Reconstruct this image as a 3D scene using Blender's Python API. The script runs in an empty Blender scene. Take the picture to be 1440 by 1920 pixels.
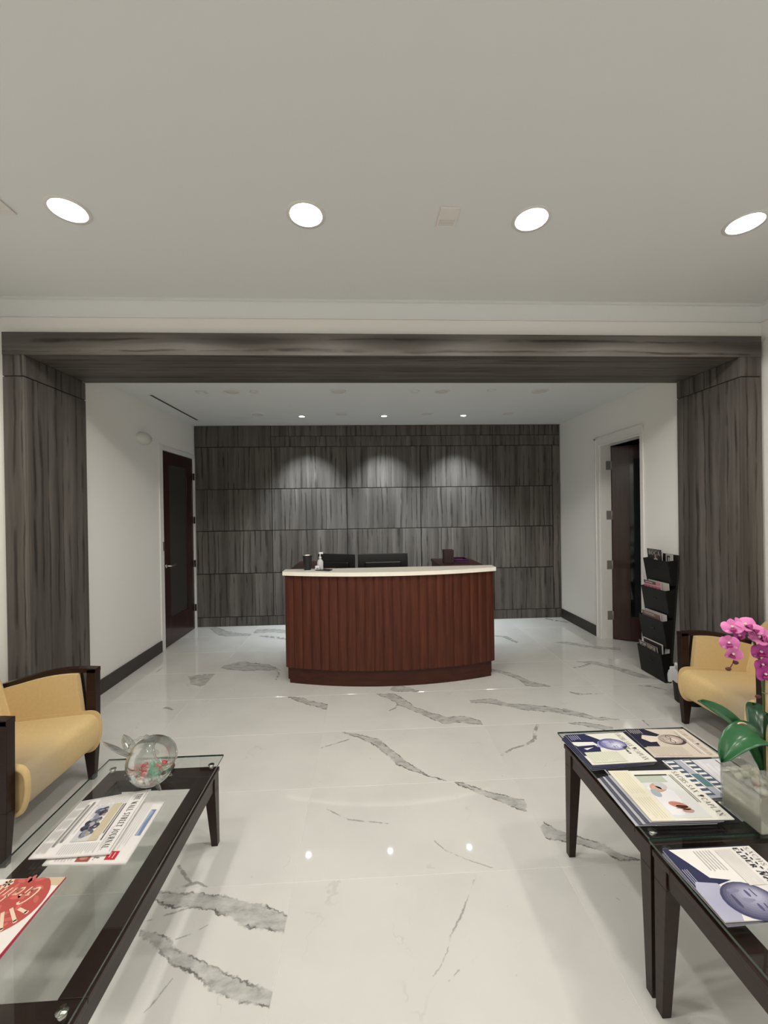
import bpy, math, random
from mathutils import Vector, Matrix
random.seed(7)
SC = bpy.context.scene
COL = SC.collection
PI = math.pi

# ------------------------------------------------------------------ camera
FPX, YAW, PITCH, ROLL, EYE = 756.34, 0.046837, -0.00385, -0.0147, 1.65
cam_data = bpy.data.cameras.new('camera')
cam_data.sensor_fit = 'HORIZONTAL'; cam_data.sensor_width = 36.0
cam_data.lens = FPX / 1440.0 * 36.0
cam_data.clip_start = 0.02; cam_data.clip_end = 60
cam = bpy.data.objects.new('camera', cam_data); COL.objects.link(cam)
_f = Vector((math.sin(YAW)*math.cos(PITCH), math.cos(YAW)*math.cos(PITCH), math.sin(PITCH)))
_r = Vector((math.cos(YAW), -math.sin(YAW), 0)); _u = _r.cross(_f)
_r2 = math.cos(ROLL)*_r + math.sin(ROLL)*_u; _u2 = -math.sin(ROLL)*_r + math.cos(ROLL)*_u
cam.matrix_world = Matrix(((_r2.x, _u2.x, -_f.x, 0), (_r2.y, _u2.y, -_f.y, 0), (_r2.z, _u2.z, -_f.z, EYE), (0, 0, 0, 1)))
SC.camera = cam

# ------------------------------------------------------------------ world, exposure, lamp strengths
W = bpy.data.worlds.new('world'); SC.world = W; W.use_nodes = True
W.node_tree.nodes['Background'].inputs[0].default_value = (0.02, 0.02, 0.02, 1)
W.node_tree.nodes['Background'].inputs[1].default_value = 0.3
SC.view_settings.view_transform = 'Standard'; SC.view_settings.look = 'None'
SC.view_settings.exposure = 0.0; SC.view_settings.gamma = 1.0
SC.view_settings.use_curve_mapping = False
LAMP_WATT = 37.0               # each large recessed downlight
LENS_GLOW = 14.0               # visible brightness of its lens
LAMP_COLOR = (1.0, 0.955, 0.885)
SPOT_WATT = 225.0               # accent spots washing the panelled wall
SPOT_COLOR = (0.86, 0.95, 1.0)

# ------------------------------------------------------------------ helpers: materials
def mat(name, color=(.5, .5, .5), rough=.5, metal=0.0, spec=.5, coat=0.0, sheen=0.0, bump=None, vary=None):
    m = bpy.data.materials.new(name); m.use_nodes = True
    nt = m.node_tree; b = nt.nodes['Principled BSDF']
    b.inputs['Base Color'].default_value = (*color, 1)
    b.inputs['Roughness'].default_value = rough
    b.inputs['Metallic'].default_value = metal
    b.inputs['Specular IOR Level'].default_value = spec
    b.inputs['Coat Weight'].default_value = coat
    b.inputs['Coat Roughness'].default_value = .08
    b.inputs['Sheen Weight'].default_value = sheen
    if bump or vary:
        tc = nt.nodes.new('ShaderNodeTexCoord')
    if vary:                                   # (scale, amount): soft natural colour variation
        n = nt.nodes.new('ShaderNodeTexNoise'); n.inputs['Scale'].default_value = vary[0]; n.inputs['Detail'].default_value = 4
        nt.links.new(tc.outputs['Object'], n.inputs['Vector'])
        mx = nt.nodes.new('ShaderNodeMix'); mx.data_type = 'RGBA'
        k = vary[1]
        mx.inputs[6].default_value = (*[c*(1-k) for c in color], 1); mx.inputs[7].default_value = (*[min(1, c*(1+k)) for c in color], 1)
        nt.links.new(n.outputs['Fac'], mx.inputs[0]); nt.links.new(mx.outputs[2], b.inputs['Base Color'])
    if bump:                                   # (scale, strength, distance)
        n = nt.nodes.new('ShaderNodeTexNoise'); n.inputs['Scale'].default_value = bump[0]; n.inputs['Detail'].default_value = 3
        nt.links.new(tc.outputs['Object'], n.inputs['Vector'])
        bp = nt.nodes.new('ShaderNodeBump'); bp.inputs['Strength'].default_value = bump[1]; bp.inputs['Distance'].default_value = bump[2]
        nt.links.new(n.outputs['Fac'], bp.inputs['Height']); nt.links.new(bp.outputs['Normal'], b.inputs['Normal'])
    return m

class NT:
    """tiny node helper"""
    def __init__(s, m): s.nt = m.node_tree; s.N = s.nt.nodes; s.L = s.nt.links
    def n(s, t, **kw):
        x = s.N.new(t)
        for k, v in kw.items(): setattr(x, k, v)
        return x
    def put(s, sock, v):
        if hasattr(v, 'is_linked') or isinstance(v, bpy.types.NodeSocket): s.L.new(v, sock)
        else: sock.default_value = v
    def math(s, op, a, b=None, c=None, clamp=False):
        x = s.n('ShaderNodeMath', operation=op); x.use_clamp = clamp
        for i, v in enumerate((a, b, c)):
            if v is not None: s.put(x.inputs[i], v)
        return x.outputs[0]
    def vec(s, op, a, b=None, scale=None):
        x = s.n('ShaderNodeVectorMath', operation=op); s.put(x.inputs[0], a)
        if b is not None: s.put(x.inputs[1], b)
        if scale is not None: s.put(x.inputs['Scale'], scale)
        return x.outputs['Value'] if op in ('DOT_PRODUCT', 'LENGTH', 'DISTANCE') else x.outputs[0]
    def noise(s, vec, scale, detail=2, rough=.5):
        x = s.n('ShaderNodeTexNoise'); s.put(x.inputs['Vector'], vec)
        x.inputs['Scale'].default_value = scale; x.inputs['Detail'].default_value = detail; x.inputs['Roughness'].default_value = rough
        return x.outputs
    def mix(s, f, a, b, blend='MIX'):
        x = s.n('ShaderNodeMix', data_type='RGBA', blend_type=blend)
        s.put(x.inputs[0], f); s.put(x.inputs[6], a); s.put(x.inputs[7], b)
        return x.outputs[2]
    def ramp(s, fac, stops, interp='LINEAR'):
        x = s.n('ShaderNodeValToRGB'); x.color_ramp.interpolation = interp
        e = x.color_ramp.elements
        while len(e) < len(stops): e.new(.5)
        for i, (p, c) in enumerate(stops):
            e[i].position = p; e[i].color = (*c, 1) if len(c) == 3 else c
        s.put(x.inputs[0], fac); return x.outputs[0]
    def smooth(s, v, lo, hi):
        x = s.n('ShaderNodeMapRange', interpolation_type='SMOOTHSTEP'); s.put(x.inputs[0], v)
        s.put(x.inputs[1], lo); s.put(x.inputs[2], hi)
        return x.outputs[0]

def laminate(name, axis, dark=.92):
    """grey oak laminate; axis = direction of the grain ('Z' or 'X')"""
    m = mat(name, rough=.5, spec=.18); t = NT(m); b = t.N['Principled BSDF']
    tc = t.n('ShaderNodeTexCoord'); oi = t.n('ShaderNodeObjectInfo')
    sp = t.n('ShaderNodeSeparateXYZ'); t.L.new(tc.outputs['Object'], sp.inputs[0])
    if axis == 'Z':
        u = t.math('ADD', sp.outputs[0], sp.outputs[1]); v = sp.outputs[2]
    else:
        u = t.math('ADD', sp.outputs[1], sp.outputs[2]); v = sp.outputs[0]
    rnd = t.math('MULTIPLY', oi.outputs['Random'], 37.0)
    cb = t.n('ShaderNodeCombineXYZ')
    wob = t.n('ShaderNodeCombineXYZ'); t.put(wob.inputs[0], t.math('MULTIPLY', u, 6.0)); t.put(wob.inputs[1], t.math('ADD', t.math('MULTIPLY', v, 2.2), rnd))
    wn = t.noise(wob.outputs[0], 1.0, 3)
    ud = t.math('ADD', u, t.math('MULTIPLY', t.math('SUBTRACT', wn['Fac'], .5), .035))
    t.put(cb.inputs[0], ud); t.put(cb.inputs[1], t.math('MULTIPLY', v, .035)); t.put(cb.inputs[2], rnd)
    broad = t.noise(cb.outputs[0], 11.0, 2)['Fac']           # plank-wide bands
    cb2 = t.n('ShaderNodeCombineXYZ'); t.put(cb2.inputs[0], ud); t.put(cb2.inputs[1], t.math('MULTIPLY', v, .05)); t.put(cb2.inputs[2], t.math('ADD', rnd, 9.0))
    fine = t.noise(cb2.outputs[0], 60.0, 4, .6)['Fac']
    # dark joint-like streaks, about every 7 cm
    ph = t.math('ADD', t.math('MULTIPLY', ud, 13.5), t.math('MULTIPLY', broad, 1.6))
    tri = t.math('ABSOLUTE', t.math('SUBTRACT', t.math('FRACT', ph), .5))
    streak = t.math('SUBTRACT', 1.0, t.smooth(tri, .02, .20))
    cb3 = t.n('ShaderNodeCombineXYZ'); t.put(cb3.inputs[0], t.math('MULTIPLY', ud, 9.0)); t.put(cb3.inputs[1], t.math('MULTIPLY', v, 2.6)); t.put(cb3.inputs[2], rnd)
    brk = t.smooth(t.noise(cb3.outputs[0], 1.0, 3)['Fac'], .36, .62)
    streak = t.math('MULTIPLY', streak, brk)
    k = dark
    base = t.ramp(broad, [(.30, (.082*k, .073*k, .065*k)), (.5, (.128*k, .115*k, .103*k)), (.70, (.185*k, .169*k, .153*k))])
    base = t.mix(t.math('MULTIPLY', t.math('SUBTRACT', fine, .35, clamp=True), .9), base, (.052*k, .045*k, .039*k, 1))
    base = t.mix(t.math('MULTIPLY', streak, .78), base, (.026*k, .022*k, .019*k, 1))
    t.L.new(base, b.inputs['Base Color'])
    bp = t.n('ShaderNodeBump'); bp.inputs['Strength'].default_value = .25; bp.inputs['Distance'].default_value = .002
    t.L.new(t.math('SUBTRACT', fine, streak), bp.inputs['Height']); t.L.new(bp.outputs[0], b.inputs['Normal'])
    return m

def wood(name, c0, c1, axis='Z', rough=.35, coat=.3, scale=1.0):
    m = mat(name, rough=rough, coat=coat, spec=.32); t = NT(m); b = t.N['Principled BSDF']
    tc = t.n('ShaderNodeTexCoord'); mp = t.n('ShaderNodeMapping')
    s = {'X': (1.2, 22, 22), 'Y': (22, 1.2, 22), 'Z': (22, 22, 1.2)}[axis]
    mp.inputs['Scale'].default_value = [q*scale for q in s]
    t.L.new(tc.outputs['Object'], mp.inputs[0])
    oi = t.n('ShaderNodeObjectInfo')
    v = t.vec('ADD', mp.outputs[0], t.vec('SCALE', (1, 1, 1), scale=t.math('MULTIPLY', oi.outputs['Random'], 20.0)))
    n = t.noise(v, 2.0, 5, .6)['Fac']
    col = t.ramp(n, [(.3, c0), (.7, c1)])
    t.L.new(col, b.inputs['Base Color'])
    return m

def thin_glass(name, tint=(.94, .98, .96), rough=.0, ior=1.5, body=0.0, body_color=(.8, .85, .82)):
    m = bpy.data.materials.new(name); m.use_nodes = True; t = NT(m)
    for x in list(t.N): t.N.remove(x)
    out = t.n('ShaderNodeOutputMaterial'); tr = t.n('ShaderNodeBsdfTransparent'); tr.inputs[0].default_value = (*tint, 1)
    gl = t.n('ShaderNodeBsdfGlossy'); gl.inputs['Roughness'].default_value = rough
    fr = t.n('ShaderNodeFresnel'); ge = t.n('ShaderNodeNewGeometry')
    t.L.new(t.math('ADD', ior, t.math('MULTIPLY', ge.outputs['Backfacing'], 1/ior-ior)), fr.inputs[0])   # same reflectance on both faces of the pane
    mx = t.n('ShaderNodeMixShader'); t.L.new(fr.outputs[0], mx.inputs[0]); t.L.new(tr.outputs[0], mx.inputs[1]); t.L.new(gl.outputs[0], mx.inputs[2])
    last = mx.outputs[0]
    if body:
        df = t.n('ShaderNodeBsdfDiffuse'); df.inputs[0].default_value = (*body_color, 1)
        m2 = t.n('ShaderNodeMixShader'); m2.inputs[0].default_value = body
        t.L.new(last, m2.inputs[1]); t.L.new(df.outputs[0], m2.inputs[2]); last = m2.outputs[0]
    t.L.new(last, out.inputs[0])
    return m

def blown_glass(name, clear=.4):
    """refracting glass with a share of straight-through light"""
    m = thin_glass(name, (.95, .965, .955), ior=1.5); t = NT(m)
    out = [n for n in t.N if n.type == 'OUTPUT_MATERIAL'][0]; thin = out.inputs[0].links[0].from_socket
    g = t.n('ShaderNodeBsdfGlass'); g.inputs['IOR'].default_value = 1.47; g.inputs['Roughness'].default_value = 0.0; g.inputs[0].default_value = (.97, .98, .975, 1)
    mx = t.n('ShaderNodeMixShader'); mx.inputs[0].default_value = clear
    t.L.new(g.outputs[0], mx.inputs[1]); t.L.new(thin, mx.inputs[2]); t.L.new(mx.outputs[0], out.inputs[0])
    return m

def emit(name, color, strength):
    m = bpy.data.materials.new(name); m.use_nodes = True; t = NT(m)
    for x in list(t.N): t.N.remove(x)
    out = t.n('ShaderNodeOutputMaterial'); e = t.n('ShaderNodeEmission')
    e.inputs[0].default_value = (*color, 1); e.inputs[1].default_value = strength
    t.L.new(e.outputs[0], out.inputs[0]); return m

# ------------------------------------------------------------------ helpers: meshes
class MB:
    """collects faces of one mesh; every face may carry a material slot index"""
    def __init__(s): s.v = []; s.f = []; s.mi = []; s.sm = []
    def add(s, verts, faces, mi=0, smooth=False):
        o = len(s.v); s.v += [tuple(p) for p in verts]
        for f in faces: s.f.append([i+o for i in f]); s.mi.append(mi); s.sm.append(smooth)
        return s
    def box(s, x0, x1, y0, y1, z0, z1, mi=0):
        v = [(x, y, z) for z in (z0, z1) for y in (y0, y1) for x in (x0, x1)]
        return s.add(v, [(0, 2, 3, 1), (4, 5, 7, 6), (0, 1, 5, 4), (2, 6, 7, 3), (0, 4, 6, 2), (1, 3, 7, 5)], mi)
    def hexa(s, a, b, mi=0):                    # two quads (bottom a, top b, both ccw from above)
        return s.add(list(a)+list(b), [(3, 2, 1, 0), (4, 5, 6, 7), (0, 1, 5, 4), (1, 2, 6, 5), (2, 3, 7, 6), (3, 0, 4, 7)], mi)
    def prism(s, poly, fn, d0, d1, mi=0, smooth=False):
        """poly: list of 2-D points; fn(p, d) -> 3-D"""
        n = len(poly); v = [fn(p, d0) for p in poly]+[fn(p, d1) for p in poly]
        f = [tuple(range(n))[::-1], tuple(range(n, 2*n))]
        s.add(v, f, mi)
        s.add(v, [(i, (i+1) % n, (i+1) % n+n, i+n) for i in range(n)], mi, smooth)
        return s
    def lathe(s, prof, n=24, c=(0, 0, 0), mi=0, smooth=True, axis='Z'):
        v = []
        for r, z in prof:
            for k in range(n):
                a = 2*PI*k/n; p = (r*math.cos(a), r*math.sin(a), z)
                if axis == 'X': p = (z, p[0], p[1])
                if axis == 'Y': p = (p[0], z, p[1])
                v.append((c[0]+p[0], c[1]+p[1], c[2]+p[2]))
        f = [(i*n+k, i*n+(k+1) % n, (i+1)*n+(k+1) % n, (i+1)*n+k) for i in range(len(prof)-1) for k in range(n)]
        return s.add(v, f, mi, smooth)
    def tube(s, pts, r, n=8, mi=0, cap=True):
        pts = [Vector(p) for p in pts]; v = []
        rr = r if isinstance(r, (list, tuple)) else [r]*len(pts)
        for i, p in enumerate(pts):
            t = (pts[min(i+1, len(pts)-1)]-pts[max(i-1, 0)]).normalized()
            a = Vector((0, 0, 1)) if abs(t.z) < .9 else Vector((1, 0, 0))
            e1 = t.cross(a).normalized(); e2 = t.cross(e1)
            v += [p+rr[i]*(math.cos(2*PI*k/n)*e1+math.sin(2*PI*k/n)*e2) for k in range(n)]
        f = [(i*n+k, i*n+(k+1) % n, (i+1)*n+(k+1) % n, (i+1)*n+k) for i in range(len(pts)-1) for k in range(n)]
        s.add(v, f, mi, True)
        if cap: s.add(v, [tuple(range(n))[::-1], tuple(range(len(v)-n, len(v)))], mi)
        return s
    def grid(s, fn, nu, nv, mi=0, smooth=True, wrap_u=False):
        v = [fn(i/nu, j/nv) for j in range(nv+1) for i in range(nu+(0 if wrap_u else 1))]
        w = nu if wrap_u else nu+1
        f = [(j*w+i, j*w+(i+1) % w, (j+1)*w+(i+1) % w, (j+1)*w+i) for j in range(nv) for i in range(nu)]
        return s.add(v, f, mi, smooth)
    def mesh(s, name, mats):
        me = bpy.data.meshes.new(name); me.from_pydata(s.v, [], s.f)
        for m in (mats if isinstance(mats, (list, tuple)) else [mats]): me.materials.append(m)
        me.polygons.foreach_set('material_index', s.mi); me.polygons.foreach_set('use_smooth', s.sm)
        me.update(); return me
    def build(s, name, mats, parent=None, bevel=0, seg=2, weld=False, **kw):
        return link(name, s.mesh(name, mats), parent, bevel, seg, weld, **kw)

def link(name, me, parent=None, bevel=0, seg=2, weld=False, label=None, cat=None, group=None, kind=None, loc=None):
    o = bpy.data.objects.new(name, me); COL.objects.link(o)
    if parent: o.parent = parent
    if loc: o.location = loc
    if weld:
        w = o.modifiers.new('weld', 'WELD'); w.merge_threshold = 1e-5
    if bevel:
        b = o.modifiers.new('bevel', 'BEVEL'); b.width = bevel; b.segments = seg; b.limit_method = 'ANGLE'; b.angle_limit = .6
    tag(o, label, cat, group, kind); return o

def tag(o, label=None, cat=None, group=None, kind=None):
    if label: o['label'] = label
    if cat: o['category'] = cat
    if group: o['group'] = group
    if kind: o['kind'] = kind
    return o

def thing(name, label, cat, loc=(0, 0, 0), rz=0, group=None, kind=None):
    o = bpy.data.objects.new(name, None); COL.objects.link(o); o.empty_display_size = .05
    o.location = loc; o.rotation_euler = (0, 0, rz)
    return tag(o, label, cat, group, kind)

def copy_tree(o, parent=None):
    c = o.copy(); COL.objects.link(c); c.parent = parent
    for ch in list(o.children): copy_tree(ch, c)
    return c

# ------------------------------------------------------------------ materials
M = {}
M['wall'] = mat('wall_paint', (.86, .85, .815), .75, spec=.25, bump=(180, .08, .002))
M['ceil'] = mat('ceiling_paint', (.755, .775, .775), .85, spec=.2)
M['white_trim'] = mat('white_trim_paint', (.80, .79, .76), .4)
M['lamV'] = laminate('grey_oak_laminate_vertical', 'Z')
M['lamX'] = laminate('grey_oak_laminate_horizontal', 'X')
M['base'] = mat('dark_baseboard', (.040, .035, .031), .45, vary=(9, .2))
M['reveal'] = mat('dark_reveal', (.012, .011, .010), .6)
M['grout'] = mat('pale_grout', (.78, .77, .74), .6)
M['mahog'] = wood('mahogany_door', (.018, .0045, .003), (.040, .011, .007), 'Z', .3, .5)
M['cherry'] = wood('cherry_desk', (.050, .0110, .0050), (.108, .026, .0115), 'Z', .45, .0)
M['cherry_dark'] = wood('cherry_dark', (.034, .0085, .0045), (.066, .0175, .0085), 'X', .45, .0)
M['espresso'] = wood('espresso_wood', (.013, .0050, .0035), (.026, .0105, .0075), 'Y', .32, .0)
M['counter'] = mat('cream_stone_counter', (.96, .90, .79), .3, vary=(14, .06))
M['fabric'] = mat('mustard_upholstery', (.66, .485, .235), .85, spec=.15, sheen=.25, vary=(60, .08), bump=(900, .25, .002))
M['black'] = mat('black_plastic', (.008, .008, .009), .35)
M['blackm'] = mat('black_matte', (.010, .009, .009), .6)
M['chrome'] = mat('satin_chrome', (.62, .60, .57), .25, 1.0)
M['dark_metal'] = mat('dark_bronze', (.06, .055, .05), .4, .9)
M['glass'] = thin_glass('table_glass', (.955, .973, .963))
M['glass_edge'] = mat('glass_edge_green', (.030, .060, .050), .1)
M['clear'] = thin_glass('clear_glass', (.97, .98, .975), ior=1.55)
M['thick'] = blown_glass('blown_glass', .45)
M['paper'] = mat('white_paper', (.80, .78, .74), .6)

# ================================================================== THE SETTING
XL, XR, YB, ZB = -2.4525, 2.946, 5.97, 2.911      # back bay
FXL, FXR, ZF, YW = -2.66, 3.14, 3.20, 3.04        # waiting room
YR = -3.2                                          # wall behind the camera
PY0, PY1 = 3.00, 3.64                              # portal depth

def struct(name, mb, mats, parent=None, **kw):
    o = mb.build(name, mats, parent, **kw)
    if parent is None: o['kind'] = 'structure'
    return o

# ---- floor: grout bed with one object per tile
TX, TY, TX0, TY0 = 1.2192, .6096, -.3416, 1.8078
floor = struct('floor', MB().box(-3.0, 3.34, -3.4, 6.12, -.06, -.0012), M['grout'])
VEINS = [
('b', (0, 1), [(-0.194, 3.014, 0.009), (-0.073, 2.966, 0.0329), (0.047, 2.877, 0.0583), (0.13, 2.759, 0.0644), (0.205, 2.639, 0.0623), (0.265, 2.566, 0.0466), (0.326, 2.525, 0.0211), (0.384, 2.477, 0.0069), (0.467, 2.426, 0.004)]),
('t', (0, 1), [(-0.117, 2.929, 0.0127), (-0.233, 2.872, 0.0109), (-0.333, 2.827, 0.0091)]),
('b', (0, 0), [(0.511, 2.421, 0.006), (0.569, 2.383, 0.0313), (0.641, 2.33, 0.042), (0.723, 2.277, 0.0499), (0.792, 2.235, 0.0665), (0.87, 2.193, 0.0977)]),
('b', (1, 0), [(0.884, 2.036, 0.0953), (0.926, 1.992, 0.0807), (0.975, 1.966, 0.057), (1.045, 1.943, 0.0574), (1.128, 1.896, 0.051), (1.173, 1.843, 0.0427), (1.247, 1.816, 0.0086)]),
('b', (0, 2), [(0.075, 3.627, 0.0139), (0.212, 3.568, 0.0912), (0.286, 3.465, 0.1186), (0.369, 3.337, 0.0693), (0.491, 3.226, 0.0649), (0.604, 3.121, 0.1181), (0.723, 3.14, 0.1104), (0.796, 3.103, 0.0882), (0.89, 3.059, 0.0506)]),
('b', (1, 2), [(0.862, 3.42, 0.0429), (1.058, 3.412, 0.0878), (1.173, 3.329, 0.07), (1.314, 3.282, 0.1047), (1.471, 3.242, 0.0758), (1.593, 3.175, 0.0754), (1.728, 3.109, 0.0602)]),
('b', (1, 2), [(1.592, 3.221, 0.0515), (1.679, 3.152, 0.0594), (1.736, 3.103, 0.063), (1.795, 3.06, 0.0437), (1.95, 3.033, 0.0115)]),
('b', (-1, 2), [(-0.704, 3.62, 0.0143), (-0.592, 3.572, 0.0571), (-0.472, 3.486, 0.0665), (-0.332, 3.42, 0.0902)]),
('t', (1, 1), [(0.888, 2.654, 0.0175), (0.984, 2.722, 0.0151), (1.102, 2.763, 0.0194), (1.186, 2.821, 0.0287), (1.231, 2.926, 0.026), (1.294, 3.017, 0.0194)]),
('b', (-1, -1), [(-0.94, 1.782, 0.0286), (-0.869, 1.765, 0.0551), (-0.811, 1.757, 0.0595), (-0.732, 1.752, 0.067), (-0.647, 1.731, 0.0589), (-0.56, 1.699, 0.0813), (-0.476, 1.671, 0.1014), (-0.395, 1.642, 0.0736), (-0.325, 1.627, 0.065)]),
('b', (-1, -1), [(-0.907, 1.634, 0.0147), (-0.802, 1.58, 0.0386), (-0.725, 1.533, 0.0431), (-0.64, 1.492, 0.051), (-0.557, 1.446, 0.0535), (-0.484, 1.42, 0.0572), (-0.415, 1.399, 0.0547), (-0.334, 1.371, 0.0439)]),
('t', (-1, -1), [(-0.76, 1.594, 0.0041), (-0.704, 1.611, 0.0053), (-0.652, 1.643, 0.0029)]),
('t', (-1, -1), [(-0.755, 1.363, 0.0036), (-0.733, 1.402, 0.0054), (-0.705, 1.461, 0.0037)]),
('t', (-1, -1), [(-0.906, 1.674, 0.0052), (-0.823, 1.699, 0.0073), (-0.736, 1.724, 0.0052)]),
('t', (-1, 0), [(-0.906, 1.81, 0.0058), (-0.851, 1.811, 0.0098), (-0.81, 1.826, 0.0184), (-0.773, 1.835, 0.013), (-0.718, 1.807, 0.0054)]),
('t', (-1, 0), [(-0.901, 1.93, 0.0142), (-0.849, 1.878, 0.0149), (-0.801, 1.834, 0.0094)]),
('t', (0, -1), [(0.474, 1.794, 0.0106), (0.438, 1.732, 0.0023), (0.367, 1.619, 0.0076), (0.305, 1.542, 0.0053), (0.282, 1.486, 0.0031), (0.243, 1.436, 0.0029), (0.203, 1.403, 0.0023)]),
('t', (0, -1), [(0.313, 1.426, 0.0041), (0.266, 1.392, 0.0024)]),
('t', (0, 0), [(0.32, 1.99, 0.0068), (0.364, 1.934, 0.0052), (0.456, 1.872, 0.0052), (0.564, 1.823, 0.0044)]),
('b', (-2, 3), [(-1.754, 4.069, 0.2263), (-1.673, 4.046, 0.3177), (-1.599, 4.1, 0.2269), (-1.537, 4.195, 0.0268)]),
('b', (-1, 4), [(-1.559, 4.402, 0.0582), (-1.44, 4.424, 0.2249), (-1.244, 4.368, 0.2242), (-1.088, 4.335, 0.1565), (-0.896, 4.232, 0.0186)]),
('t', (-1, 3), [(-0.943, 4.247, 0.0119), (-0.901, 4.153, 0.0149), (-0.901, 4.009, 0.0198)]),
('b', (-2, 6), [(-2.228, 5.921, 0.0915), (-1.977, 5.629, 0.1638), (-1.789, 5.518, 0.1907), (-1.535, 5.475, 0.131)]),
('b', (-1, 6), [(-1.56, 5.674, 0.1924), (-1.321, 5.683, 0.1651), (-1.013, 5.588, 0.1314)]),
('t', (-1, 5), [(-1.427, 5.453, 0.0473), (-1.254, 5.388, 0.0684), (-0.952, 5.244, 0.0641)]),
('b', (1, 3), [(1.245, 4.081, 0.0562), (1.393, 3.975, 0.0653), (1.477, 3.843, 0.0821), (1.519, 3.732, 0.1227), (1.596, 3.68, 0.087), (1.691, 3.647, 0.0119)]),
('b', (2, 4), [(2.098, 5.071, 0.0747), (2.25, 4.95, 0.0944), (2.403, 4.839, 0.092), (2.579, 4.687, 0.0689), (2.742, 4.595, 0.077), (2.937, 4.552, 0.067)]),
('b', (2, 3), [(2.254, 4.218, 0.0274), (2.417, 4.162, 0.0873), (2.528, 4.031, 0.0898), (2.604, 3.91, 0.1052), (2.676, 3.796, 0.0947), (2.775, 3.729, 0.0235)]),
('t', (2, 3), [(2.119, 4.054, 0.0237), (2.229, 4.084, 0.0323), (2.349, 4.156, 0.0336)]),
('t', (2, 2), [(2.497, 3.604, 0.0248), (2.593, 3.581, 0.0374), (2.681, 3.494, 0.0117)]),
('t', (1, 2), [(1.804, 3.522, 0.0256), (1.869, 3.479, 0.0438), (1.907, 3.476, 0.0181), (2.109, 3.475, 0.0129)]),
('b', (1, 5), [(1.654, 5.175, 0.0411), (1.775, 5.101, 0.0672), (1.846, 4.873, 0.0431)]),
('b', (1, 1), [(1.542, 3.017, 0.0175), (1.639, 2.993, 0.053), (1.73, 2.95, 0.0728), (1.824, 2.908, 0.065)]),
('t', (2, 1), [(2.12, 3.018, 0.0179), (2.108, 2.928, 0.007)]),
('t', (2, 6), [(2.664, 5.903, 0.0619), (2.766, 5.786, 0.072), (2.903, 5.663, 0.0461)]),
('b', (0, 3), [(0.234, 3.756, 0.1588), (0.335, 3.695, 0.1085), (0.459, 3.647, 0.0154)]),
('t', (0, 2), [(0.255, 3.418, 0.0136), (0.223, 3.349, 0.0172), (0.174, 3.314, 0.0111)]),
('t', (-2, 4), [(-2.227, 4.281, 0.0109), (-2.192, 4.297, 0.0207), (-2.199, 4.429, 0.0128)]),
('t', (-2, 2), [(-1.735, 3.506, 0.037), (-1.699, 3.503, 0.0263), (-1.64, 3.465, 0.0152)]),
('t', (0, 0), [(-0.239, 2.244, 0.0075), (-0.115, 2.158, 0.0084), (0.094, 2.118, 0.0056)]),
]
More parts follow.
